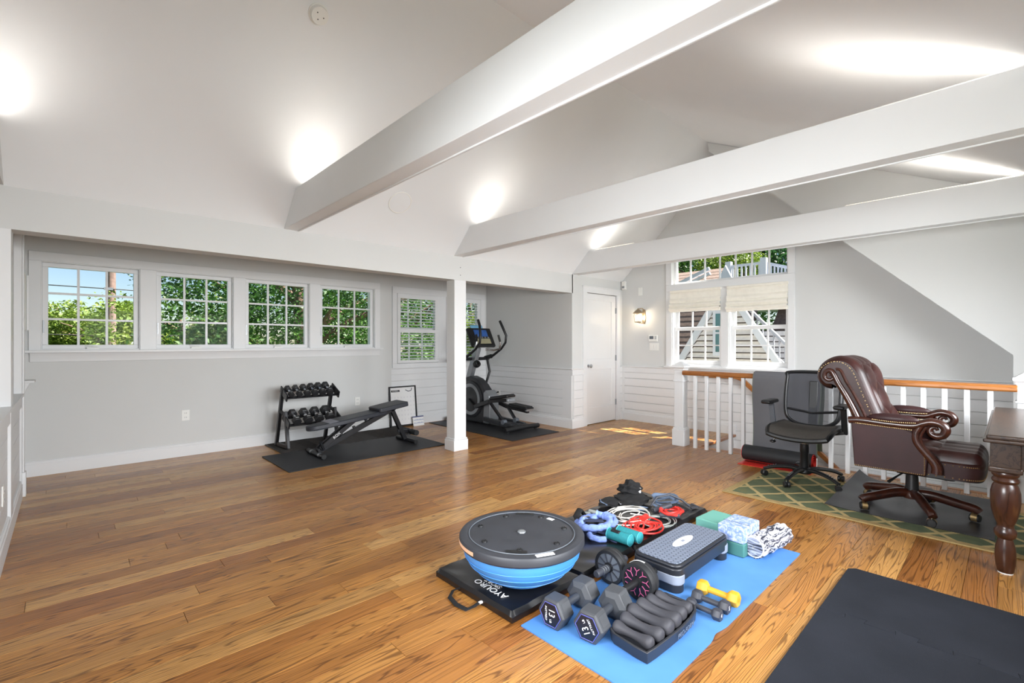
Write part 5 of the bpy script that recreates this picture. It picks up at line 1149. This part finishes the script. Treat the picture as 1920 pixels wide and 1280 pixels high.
MB().prism([(5.47, .035), (5.405, .06), (5.40, .30), (5.42, .47), (5.50, .545), (5.55, .50), (5.54, .30), (5.56, .04)], EX-.095, EX+.095, 'YZ').build('silver_cover', M['silver'], el, bevel=.012, seg=3)
for s in (-1, 1):
    c = (EX+s*.088, 5.86, .38); A = (s, 0, 0)
    MB().lathe([(.285, 0), (.285, .014), (.26, .022)], 48, c, (0,1,0), (0,0,1), A).build('side_disc', BP, el, smooth=True); MB().lathe([(.245, .022), (.245, .026), (.195, .026), (.195, .022)], 48, c, (0,1,0), (0,0,1), A, cap=False).build('disc_ring', M['silver'], el, smooth=True)
    cr = (EX+s*.13, 5.86+s*.16, .38+s*.10)
    MB().bar((EX+s*.125, 5.86, .38), cr, .03, .05, up=(1,0,0)).build('crank_arm', M['blackmetal'], el, bevel=.004)
    X = EX+s*.185; zp = .43 if s < 0 else .26
    MB().bar(cr, (X, 5.30, zp-.03 if s < 0 else zp+.03), .05, .06).build('pedal_arm', M['blackmetal'], el, bevel=.006); MB().bar((X, 5.32, zp-.03 if s < 0 else zp+.03), (X, 4.86, zp+.03 if s < 0 else zp-.0), .05, .05).build('pedal_arm', M['blackmetal'], el, bevel=.006)
    Rp = Matrix.Rotation(math.radians(-10 if s < 0 else 3), 3, 'X'); MB().obox((X, 5.02, zp+.055), (.085, .20, .018), Rp).build('pedal', M['black'], el, bevel=.016, seg=3); MB().obox((X, 5.02, zp+.078), (.072, .18, .006), Rp).build('pedal_pad', M['black_rubber'], el, bevel=.004)
    MB().obox((X, 4.84, zp+.03), (.07, .018, .022), Rp).build('pedal_end', M['silver'], el, bevel=.006)
    MB().bar((X, 5.30, zp-.03 if s < 0 else zp+.03), (EX+s*.12, 5.05, .115), .035, .04, up=(1,0,0)).build('lift_arm', M['blackmetal'], el, bevel=.004)
    MB().cyl((EX+s*.09, 5.05, .118), (EX+s*.155, 5.05, .118), .035, n=18).build('roller', M['grey'], el, smooth=True)
    off = 0 if s > 0 else .06; XH_ = EX+s*.285
    MB().tube([(XH_, 5.93-off, 1.00), (XH_, 5.74-off, 1.07), (XH_, 5.56-off, 1.17), (XH_, 5.46-off, 1.27), (XH_, 5.445-off, 1.38), (XH_-s*.03, 5.50-off, 1.52), (XH_-s*.04, 5.55-off, 1.61)], [.021, .021, .018, .018, .019, .021, .020], 14).build('swing_handle', M['black'], el, smooth=True)
    MB().tube([(XH_, 5.95, 1.02), (XH_, 5.80, 1.05)], .034, 14).build('handle_pivot', M['black'], el, smooth=True)
    MB().tube([(XH_, 5.90, .99), (XH_, 5.84, .80), (XH_-s*.04, 5.88, .62), (EX+s*.185, 5.98, .46)], .020, 12).build('lower_link', M['black'], el, smooth=True)
    MB().tube([(EX+s*.11, 5.74, 1.16), (EX+s*.22, 5.66, 1.15), (EX+s*.25, 5.56, 1.17), (EX+s*.24, 5.53, 1.26), (EX+s*.22, 5.56, 1.38)], .0155, 12).build('fixed_grip', M['chrome'], el, smooth=True)
    MB().tube([(EX+s*.238, 5.532, 1.28), (EX+s*.222, 5.558, 1.39)], .018, 12).build('pulse_sensor', M['black'], el, smooth=True)
MB().bar((EX, 6.02, .66), (EX, 5.80, 1.20), .075, .11, up=(0,1,0)).build('mast', M['silver'], el, bevel=.012)
MB().tube([(EX-.33, 5.92, 1.01), (EX+.33, 5.92, 1.01)], .026, 14).build('pivot_axle', M['black'], el, smooth=True)
MB().lathe([(.055, -.03), (.06, 0), (.055, .03), (.032, .03), (.032, -.03), (.055, -.03)], 20, (EX, 5.82, .93), (1,0,0), (0,.5,.866), (0,-.866,.5), cap=False).build('bottle_holder', M['black'], el, smooth=True)
Rc = Matrix.Rotation(math.radians(-28), 3, 'X'); cc = Vector((EX, 5.72, 1.345))
MB().obox(cc, (.235, .028, .165), Rc).build('console', M['black'], el, bevel=.02, seg=3)
MB().obox(cc+Rc @ Vector((0, -.030, .065)), (.13, .003, .06), Rc).build('screen', plain('blue_screen', (52, 92, 160), .15, var=.2, vs=12), el, bevel=.004)
MB().obox(cc+Rc @ Vector((0, -.030, -.075)), (.15, .003, .045), Rc).build('keypad', plain('khaki_panel', (150, 146, 118), .45), el, bevel=.004)
MB().obox(cc+Rc @ Vector((-.03, -.012, .185)), (.12, .01, .03), Rc).build('tablet_ledge', plain('pale_blue_plastic', (120, 178, 214), .25), el, bevel=.008)
for k in range(5): MB().obox(cc+Rc @ Vector((-.12+.06*k, -.034, -.012)), (.018, .003, .012), Rc).build('button', M['silver'], el, bevel=.003)

# ------------------------------------------------ mats on the railing
dm = thing('draped_mat', (5.5, 1.62, .10), 'grey exercise mat draped over the oak handrail', 'exercise mat')
PF = [(5.385, .125), (5.395, .3), (5.425, .6), (5.440, .86), (5.447, .915), (5.465, .943), (5.50, .95), (5.535, .943), (5.553, .915), (5.556, .80), (5.560, .45), (5.565, .16)]
def drape(off, mt, name, ya, yb):
    n = len(PF)
    def fn(u, v):
        i = min(n-2, int(v*(n-1))); f = v*(n-1)-i; x = PF[i][0]+(PF[i+1][0]-PF[i][0])*f; z = PF[i][1]+(PF[i+1][1]-PF[i][1])*f; s = -1 if v < .5 else 1
        k = 1 if z > .9 else 0; yy = ya+(yb-ya)*u; w_ = .012*sin(u*PI)*(1-min(1, z/.9)); 
        return (x+(s*off if not k else s*off*.7)-w_ , yy+(.012*sin(z*6)*(1 if u < .5 else -1)), z+(off if z > .93 else 0))
    MB().grid(fn, 16, 60).build(name, mt, dm, smooth=True)
drape(.006, M['matgrey'], 'outer_face', 1.315, 1.925); drape(.001, M['matgreen'], 'inner_face', 1.308, 1.932)
rlm = thing('rolled_mat', (5.27, 1.65, 0), 'rolled black mat with red inner side lying at the foot of the railing', 'exercise mat')
def spiral(r0, r1, t0, t1, n):
    return [((r0+(r1-r0)*k/n)*cos(t0+(t1-t0)*k/n), (r0+(r1-r0)*k/n)*sin(t0+(t1-t0)*k/n)) for k in range(n+1)]
Cx, Cz = 5.275, .098
S1 = spiral(.092, .030, -PI/2, -PI/2+2*PI*3.2, 90)
def roll(o_, mt, name, ya, yb):
    def fn(u, v): k = min(len(S1)-1, int(round(v*(len(S1)-1)))); x, z = S1[k]; r = math.hypot(x, z); f = (r+o_)/r; return (Cx+x*f, ya+(yb-ya)*u, Cz+z*f)
    MB().grid(fn, 3, len(S1)).build(name, mt, rlm, smooth=True, angle=80)
roll(0, M['black_rubber'], 'outer_face', 1.325, 1.965); roll(-.006, M['red'], 'inner_face', 1.318, 1.972)
for ya in (1.316, 1.974):
    pass
MB().sheet(lambda u, v: (5.275-.17*u, 1.322+.648*v, .0068), 6, 6, .006).build('loose_end', M['red'], rlm)
MB().sheet(lambda u, v: (5.275-.165*u, 1.326+.640*v, .0025), 4, 4, .002).build('loose_end_back', M['black_rubber'], rlm)
# ================================================================== RUG, CHAIRS, DESK
def rugf(u, v): x, y = 4.105+u*.96, -1.10+v*2.73; return (x, y, .0095+.0006*sin(x*40)*sin(y*37))
rg = thing('area_rug', (4.73, .3, 0), 'green trellis rug with tan border under the two chairs', 'rug')
MB().sheet(rugf, 24, 48, .0085).build('pile', M['rug'], rg, smooth=True)
for q in ((4.045, -1.15, 4.105, 1.69), (5.065, -1.15, 5.125, 1.69), (4.105, 1.63, 5.065, 1.69)): MB().box(q[0], q[1], 0, q[2], q[3], .0105).build('border', M['rugedge'], rg, bevel=.004)
def cmf(u, v):
    x, y = 4.265+u*1.10,   .075+v*.925; d = max(0, (y-.81)/.2)*max(0, .35+.65*u); c = max(0, (4.34-x)/.075)*.006
    return (x+.05*d*0, y-.03*d*d, .0135+.085*d*d+c*0+.0012*sin(x*19+y*9))
tag(MB().sheet(cmf, 36, 44, .003).build('chair_mat', plain('black_chair_mat', (38, 38, 41), .38, var=.12, vs=6, bump=.2, bs=30, bd=.002), smooth=True), 'black floor protector with one lifted edge under the leather chair', 'chair mat')

def caster(parent, x, y, z0, r, ang, m_wheel, m_hood, w_=.05):
    d = Vector((cos(ang), sin(ang), 0)); ax = Vector((-sin(ang), cos(ang), 0)); c = Vector((x, y, z0+r))
    g = MB()
    for s in (-1, 1): g.lathe([(r*.3, 0), (r*.9, 0), (r, w_*.08), (r, w_*.36), (r*.85, w_*.44), (r*.3, w_*.44)], 18, c+ax*(s*w_*.06), d, Vector((0,0,1)), ax*s)
    wv_ = g.build('caster', m_wheel, parent, smooth=True)
    MB().lathe([(r*1.06, -w_*.30), (r*1.06, w_*.30)], 18, c+Vector((0,0,r*.06)), d, Vector((0,0,1)), ax, cap=False).build('caster_hood', m_hood, wv_, smooth=True) if m_hood else None
    MB().cyl((x, y, z0+r*1.3), (x, y, z0+r*2.6), .008, n=10).build('caster_stem', M['chrome'], wv_)

# ------------------------------------------------ leather executive chair (faces -Y)
lc = thing('leather_chair', (4.56, .51, .0165), 'tufted oxblood leather executive chair with carved wood arms', 'chair')
CX, XA, XZ = 4.56, 4.24, 4.88; ZF = .0175
def smooth_path(P, n=6):
    out = []; m = len(P)
    for i in range(m-1):
        p0, p1, p2, p3 = [Vector(P[max(0, min(m-1, i+k))]) for k in (-1, 0, 1, 2)]
        for k in range(n):
            t_ = k/n; out.append(.5*((2*p1)+(-p0+p2)*t_+(2*p0-5*p1+4*p2-p3)*t_*t_+(-p0+3*p1-3*p2+p3)*t_**3))
    out.append(Vector(P[-1])); return out
front = [(.60, .47), (.625, .56), (.655, .66), (.69, .76), (.73, .87), (.765, .97), (.795, 1.05), (.84, 1.105), (.90, 1.125), (.96, 1.105), (1.005, 1.06), (1.018, 1.0), (.99, .955), (.95, .945)]
FP = smooth_path([(0, a, b) for a, b in front], 8); NF = len(FP)
def tuft(p, q, amp):
    a = abs(sin(PI*p)); b = abs(sin(PI*q)); return amp*(min(a, 1)*min(b, 1))**.36
def backf(u, v):
    i = min(NF-1, int(round(v*(NF-1)))); P = FP[i]; a, b = FP[max(0, i-1)], FP[min(NF-1, i+1)]; tn = (b-a).normalized(); nn = Vector((0, -tn.z, tn.y))
    x = 4.275+.57*u; e = min(u, 1-u)*2
    pu, pv = (u-.5)*4.0, v*7.2
    h = tuft((pu+pv)/2+.25, (pu-pv)/2+.25, .052)+.004 if .10 < u < .96 and v < .50 else (.026+.012*abs(sin(PI*(u-.5)*4+PI/2)) if v >= .50 else .030)
    if u <= .10 or u >= .96: h = .040
    h *= min(1, (e*6))**.5
    return (x, P.y+nn.y*h, P.z+nn.z*h)
MB().grid(backf, 66, NF).build('backrest', M['leather'], lc, smooth=True, angle=85)
for k in range(0, 5):
    for j in range(5):
        pass
back = [(.72, .47), (.745, .56), (.79, .68), (.835, .78), (.88, .87), (.915, .93), (.95, .95)]
BP_ = smooth_path([(0, a, b) for a, b in back], 5)
MB().grid(lambda u, v: (4.275+.57*u, BP_[int(round(v*(len(BP_)-1)))].y, BP_[int(round(v*(len(BP_)-1)))].z), 6, len(BP_)).build('back_panel', M['leather2'], lc, smooth=True, angle=85)
for X, s in ((4.262, -1), (4.858, 1)):
    poly = [(p.y, p.z) for p in FP[:int(NF*.95)]] + [(p.y, p.z) for p in reversed(BP_)]
    MB().prism([(a, b) for a, b in poly], X-.010, X+.010, 'YZ').build('back_side', M['leather'], lc)
    st = smooth_path([(X+s*.012, .775, .68), (X+s*.012, .815, .78), (X+s*.012, .862, .88), (X+s*.012, .905, .96), (X+s*.012, .945, 1.045), (X+s*.012, .985, 1.04), (X+s*.012, .992, 1.0), (X+s*.012, .965, .978), (X+s*.012, .938, .992), (X+s*.012, .940, 1.018), (X+s*.012, .962, 1.018)], 5)
    MB().tube(st, [.026-.017*min(1, k/len(st)*1.1) for k in range(len(st))], 10).build('back_stile', M['mahogany'], lc, smooth=True)
    MB().tube([p+Vector((s*.006, -.052-.006*(k/len(st)), .012)) for k, p in enumerate(st[:int(len(st)*.48)])], .010, 8).build('stile_moulding', M['mahogany'], lc, smooth=True)
    nl_ = MB()
    for k in range(0, 44):
        p = FP[int(8+k*(NF*.80-8)/44)]; nl_.ball((X+s*.012, p.y+.018, p.z-.004), .0042, nu=6, nv=4)
    o = nl_.build('nail_trim', M['brass'], lc, smooth=True); o['kind'] = 'stuff'
# arms
for X, s, lab in ((XA, -1, 'near'), (XZ, 1, 'far')):
    panel = [(.800, .358), (.400, .358), (.392, .48), (.41, .56), (.455, .635), (.52, .668), (.82, .690)]
    MB().prism(panel, X-.012, X+.030 if s < 0 else X+.012, 'YZ').build('arm_panel', M['leather2'], lc, bevel=.006)
    rp = smooth_path([(X, .835, .690), (X, .76, .698), (X, .60, .690), (X, .47, .692), (X, .42, .712), (X, .375, .728), (X, .325, .718), (X, .300, .684), (X, .315, .646), (X, .350, .636), (X, .378, .655), (X, .376, .685), (X, .352, .692), (X, .342, .676)], 6)
    n = len(rp); MB().tube(rp, [.030 if k < n*.55 else .030-.019*(k-n*.55)/(n*.45) for k in range(n)], 12, flat=.85).build('arm_rail', M['mahogany'], lc, smooth=True)
    pp = smooth_path([(X, .425, .700), (X, .452, .64), (X, .445, .58), (X, .405, .52), (X, .365, .47), (X, .345, .425), (X, .345, .385)], 6)
    MB().tube(pp, [.022+.010*(k/len(pp)) for k in range(len(pp))], 12).build('arm_post', M['mahogany'], lc, smooth=True)
    gp = smooth_path([(X-.018, .400, .69), (X-.022, .425, .63), (X-.022, .418, .575), (X-.022, .375, .51), (X-.022, .338, .455), (X-.020, .325, .40)], 6); MB().tube(gp, .008, 8).build('post_moulding', M['mahogany'], lc, smooth=True)
    MB().ball((X, .575, .728), .036, .145, .036, 20, 12).build('arm_pad', M['leather2'], lc, smooth=True)
    nb = MB()
    for k in range(24): nb.ball((X-.030 if s < 0 else X-.034, .455+k*.0102, .714-.006*sin(k/23*PI)), .0042, nu=6, nv=4)
    for k in range(34): nb.ball((X-.014, .80-k*.0098, .662-.0*k+(.012*(1-k/33))), .0040, nu=6, nv=4)
    for k in range(36): nb.ball((X-.014, .795-k*.0110, .366), .0040, nu=6, nv=4)
    for k in range(24): f = k/23; nb.ball((X-.014, .452-.045*min(1, f*2.2), .64-f*.265), .0040, nu=6, nv=4)
    o = nb.build('nail_trim', M['brass'], lc, smooth=True); o['kind'] = 'stuff'
# seat
def seatf(u, v):
    # v: 0 rear .. 1 around the front to underside
    L = .475; y = .64-min(v, .82)/.82*L; z = .512
    if v > .82: a = (v-.82)/.18*PI*.62; y = .165-.052*sin(a); z = .460+.052*cos(a)
    e = min(u, 1-u)*2; x = 4.285+.55*u
    pu, pv = (u-.5)*4.0, v*5.0
    h = tuft((pu+pv)/2+.25, (pu-pv)/2+.25, .030) if v < .52 else .022+.012*abs(sin(PI*(u-.5)*4+PI/2))
    h *= min(1, e*5)**.5; 
    front_round = .035*max(0, (abs(u-.5)*2-.7)/.3)**2*max(0, (v-.5)*2)
    zz_ = z+h*(1 if v <= .82 else cos((v-.82)/.18*PI*.62)); k_ = min(1, e*9)**.5
    return (x, y+front_round, .455+(zz_-.455)*k_)
MB().grid(seatf, 62, 60).build('seat', M['leather'], lc, smooth=True, angle=85)
def skirt(u):
    pts = [(4.262, .42), (4.262, .24), (4.275, .175), (4.315, .138), (4.40, .124), (4.56, .120), (4.72, .124), (4.805, .138), (4.845, .175), (4.858, .24), (4.858, .42)]; return smooth_path([(a, b, 0) for a, b in pts], 5)
SK = skirt(0)
MB().grid(lambda u, v: (SK[int(round(u*(len(SK)-1)))].x, SK[int(round(u*(len(SK)-1)))].y - .010*sin(v*PI), .358+.105*v), len(SK), 8).build('seat_rail', M['leather2'], lc, smooth=True, angle=85)
nb = MB()
for p in SK[::1]:
    nb.ball((p.x, p.y-.004, .450), .0042, nu=6, nv=4); nb.ball((p.x, p.y-.003, .368), .0042, nu=6, nv=4)
o = nb.build('nail_trim', M['brass'], lc, smooth=True); o['kind'] = 'stuff'
MB().tube([(p.x, p.y-.006, .466) for p in SK], .006, 6).build('piping', M['leather'], lc, smooth=True)
MB().prism([(p.x, p.y) for p in SK]+[(4.855, .78), (4.265, .78)], .352, .372, 'XY').build('seat_base', M['black'], lc)
cx, cy_ = 4.57, .51
MB().box(cx-.10, cy_-.20, .30, cx+.10, cy_+.08, .353).build('tilt_mechanism', M['black'], lc, bevel=.008); MB().cyl((cx, cy_-.20, .285), (cx, cy_-.20, .335), .035, n=16).build('tension_knob', M['black'], lc)
MB().tube([(cx-.08, cy_+.02, .325), (cx-.20, cy_+.06, .30), (cx-.27, cy_+.10, .265)], [.006, .006, .011], 10).build('lever', M['black'], lc, smooth=True)
MB().lathe([(.045, .135), (.040, .20), (.035, .30), (.030, .33)], 20, (cx, cy_, 0)).build('gas_column', M['black'], lc, smooth=True)
for k in range(5):
    a = math.radians(60+72*k); d = Vector((cos(a), sin(a), 0)); P = smooth_path([Vector((cx, cy_, .150))+d*.03, Vector((cx, cy_, .150))+d*.12, Vector((cx, cy_, .125))+d*.24, Vector((cx, cy_, .105))+d*.33, Vector((cx, cy_, .088))+d*.355], 5)
    g = MB(); nP = len(P)
    for i in range(nP-1): pass
    R_ = [.030-.004*i/nP for i in range(nP)]; g.tube(P, R_, 10, flat=1.15); g.build('base_leg', M['mahogany'], lc, smooth=True)
    e = Vector((cx, cy_, 0))+d*.335; caster(lc, e.x, e.y, ZF, .027, a+1.2, M['black'], M['brass'], .055)
MB().lathe([(.06, .115), (.065, .135), (.055, .165), (.045, .175)], 20, (cx, cy_, 0)).build('base_hub', M['mahogany'], lc, smooth=True)

# ------------------------------------------------ mesh office chair (faces -X)
mc = thing('mesh_chair', (4.86, 1.29, .0115), 'black mesh back office chair by the railing', 'chair'); mx, my = 4.86, 1.29
fr_pts = [(-.215, .975), (0, .985), (.215, .975), (.222, .93), (.228, .78), (.222, .62), (.195, .545), (.12, .495), (0, .482), (-.12, .495), (-.195, .545), (-.222, .62), (-.228, .78), (-.222, .93)]
def bx_(z, yy): return 5.055+.10*((z-.5)/.5)+.05*(z-.75)**2*2+.06*(1-(abs(yy)/.23)**2)*.5
FRP = [(bx_(z, y), my+y, z) for y, z in fr_pts]
cl = FRP+[FRP[0]]; SPn = smooth_path(cl, 6)[:-1]
MB().tube(SPn, .027, 12, True, flat=.6).build('back_frame', M['black'], mc, smooth=True)
def meshf(u, v):
    z = .49+.48*v; hw = .225 if z > .66 else .225-.12*((.66-z)/.17)**2; y = (u-.5)*2*hw; return (bx_(z, y), my+y, z)
MB().grid(meshf, 26, 22).build('back_mesh', M['mesh'], mc, smooth=True)
MB().tube([(bx_(.60, y)+.02, my+y, .60+.03*(abs(y)/.2)) for y in [-.21+.42*k/14 for k in range(15)]], .030, 10, flat=.4).build('lumbar_bar', M['black'], mc, smooth=True)
MB().bar((5.10, my, .44), (5.155, my, .90), .07, .018, up=(1,0,0)).build('spine', M['black'], mc, bevel=.006)
MB().bar((5.12, my, .45), (4.93, my, .385), .07, .035).build('back_bracket', M['black'], mc, bevel=.006)
def mseat(u, v):
    y = (u-.5)*.50; x = 4.61+.47*v; z = .492+.028*(abs(u-.5)*2)**2.2-.055*max(0, (.28-v)/.28)**1.8; k = 1-.10*max(0, (.2-v)/.2)**2
    return (x, my+y*k*(1-.06*v), z)
MB().sheet(mseat, 26, 26, .035).build('seat', M['seatmesh'], mc, smooth=True)
sp2 = [mseat(u, 0) for u in [k/14 for k in range(15)]] + [mseat(1, v) for v in [k/14 for k in range(1, 15)]] + [mseat(1-u, 1) for u in [k/14 for k in range(1, 15)]] + [mseat(0, 1-v) for v in [k/14 for k in range(1, 14)]]
MB().tube([(p[0], p[1], p[2]-.020) for p in sp2], .022, 8, True).build('seat_rim', M['black'], mc, smooth=True)
MB().box(mx-.10, my-.09, .385, mx+.13, my+.09, .450).build('tilt_mechanism', M['black'], mc, bevel=.008)
MB().tube([(mx-.08, my+.09, .395), (mx-.09, my+.21, .388), (mx-.10, my+.225, .365)], .006, 8).build('lever', M['chrome'], mc, smooth=True); MB().ball((mx-.10, my+.232, .355), .026, .026, .014, 12, 8).build('lever_paddle', M['black'], mc, smooth=True)
MB().tube([(mx-.02, my-.09, .395), (mx-.02, my-.13, .385)], .008, 8).build('lever', M['chrome'], mc, smooth=True)
for s in (-1, 1):
    Y = my+s*.285
    MB().bar((mx+.10, my+s*.10, .43), (mx+.10, Y, .475), .05, .03).build('arm_bracket', M['black'], mc, bevel=.006); MB().bar((mx+.10, Y, .46), (mx+.03, Y+s*.004, .690), .045, .028, up=(1,0,0)).build('arm_post', M['grey'] if s > 0 else M['black'], mc, bevel=.006)
    MB().obox((mx-.01, Y, .712), (.125, .042, .017), Matrix.Rotation(0, 3, 'Z')).build('arm_pad', M['black'], mc, bevel=.015, seg=3)
MB().cyl((mx, my, .27), (mx, my, .39), .026, n=18).build('gas_column', M['chrome'], mc, smooth=True); MB().lathe([(.034, .12), (.032, .27), (.036, .275), (.036, .345), (.030, .35)], 20, (mx, my, 0)).build('column_cover', M['black'], mc, smooth=True)
MB().lathe([(.05, .085), (.06, .10), (.055, .125), (.036, .14)], 20, (mx, my, 0)).build('base_hub', M['black'], mc, smooth=True)
for k in range(5):
    a = math.radians(99+72*k); d = Vector((cos(a), sin(a), 0)); P = smooth_path([Vector((mx, my, .115))+d*.03, Vector((mx, my, .125))+d*.12, Vector((mx, my, .108))+d*.24, Vector((mx, my, .075))+d*.33], 5); n = len(P)
    MB().tube(P, [.026-.008*i/n for i in range(n)], 10, flat=.75).build('base_leg', M['black'], mc, smooth=True)
    q = P[int(n*.62)]; q2 = P[int(n*.86)]; 
    for i in range(4): pm_ = q.lerp(q2, (i+.5)/4)+Vector((0, 0, .021)); MB().obox(pm_, (.010, .003, .002), Matrix.Rotation(a+PI/2, 3, 'Z')).build('leg_tread', M['silver'], mc)
    e = Vector((mx, my, 0))+d*.325; caster(mc, e.x, e.y, .0115, .026, a+.8, M['black'], None, .05)

# ------------------------------------------------ desk
dk_ = thing('wooden_desk', (4.5, -.4, 0), 'dark walnut desk with turned legs at the right edge', 'desk')
DX0, DX1, DY0, DY1 = 3.655, 5.30, -.80, .110
MB().box(DX0+.012, DY0, .735, DX1, DY1-.012, .760).build('top', M['deskwood'], dk_, bevel=.008, seg=3); MB().box(DX0, DY0-.01, .718, DX1+.01, DY1, .738).build('top_edge', M['deskwood'], dk_, bevel=.006, seg=3)
MB().box(DX0+.05, DY1-.085, .575, DX1-.06, DY1-.055, .718).build('apron', M['deskwood'], dk_, bevel=.003); MB().box(DX0+.055, DY0+.05, .575, DX0+.085, DY1-.05, .718).build('apron', M['deskwood'], dk_, bevel=.003)
MB().box(DX0+.20, DY1-.054, .60, DX0+.75, DY1-.045, .70).build('drawer_front', M['deskwood'], dk_, bevel=.004)
MB().ball((DX0+.47, DY1-.035, .65), .014, .014, .014, 12, 8).build('drawer_knob', M['brass'], dk_, smooth=True)
legp = [(.030, .0), (.034, .012), (.040, .05), (.043, .10), (.040, .14), (.032, .175), (.030, .185), (.040, .195), (.046, .21), (.046, .23), (.036, .245), (.033, .26), (.045, .29), (.056, .34), (.061, .39), (.060, .44), (.052, .475), (.045, .488), (.052, .495), (.056, .505), (.052, .515), (.046, .522), (.054, .532), (.057, .542), (.053, .552)]
for x, y in ((DX0+.095, DY1-.085), (DX1-.095, DY1-.085), (DX0+.095, DY0+.085), (DX1-.095, DY0+.085)):
    lg = MB().lathe(legp, 28, (x, y, .004), ax=(1,0,0)).build('leg', M['desk_leg'], dk_, smooth=True)
    MB().box(x-.058, y-.058, .585, x+.058, y+.058, .718).build('leg_block', M['deskwood'], lg, bevel=.003); MB().box(x-.066, y-.066, .556, x+.066, y+.066, .588).build('leg_moulding', M['deskwood'], lg, bevel=.008, seg=3)
    MB().cyl((x, y, .0), (x, y, .006), .031, n=20).build('felt_pad', M['white_ink'], lg)
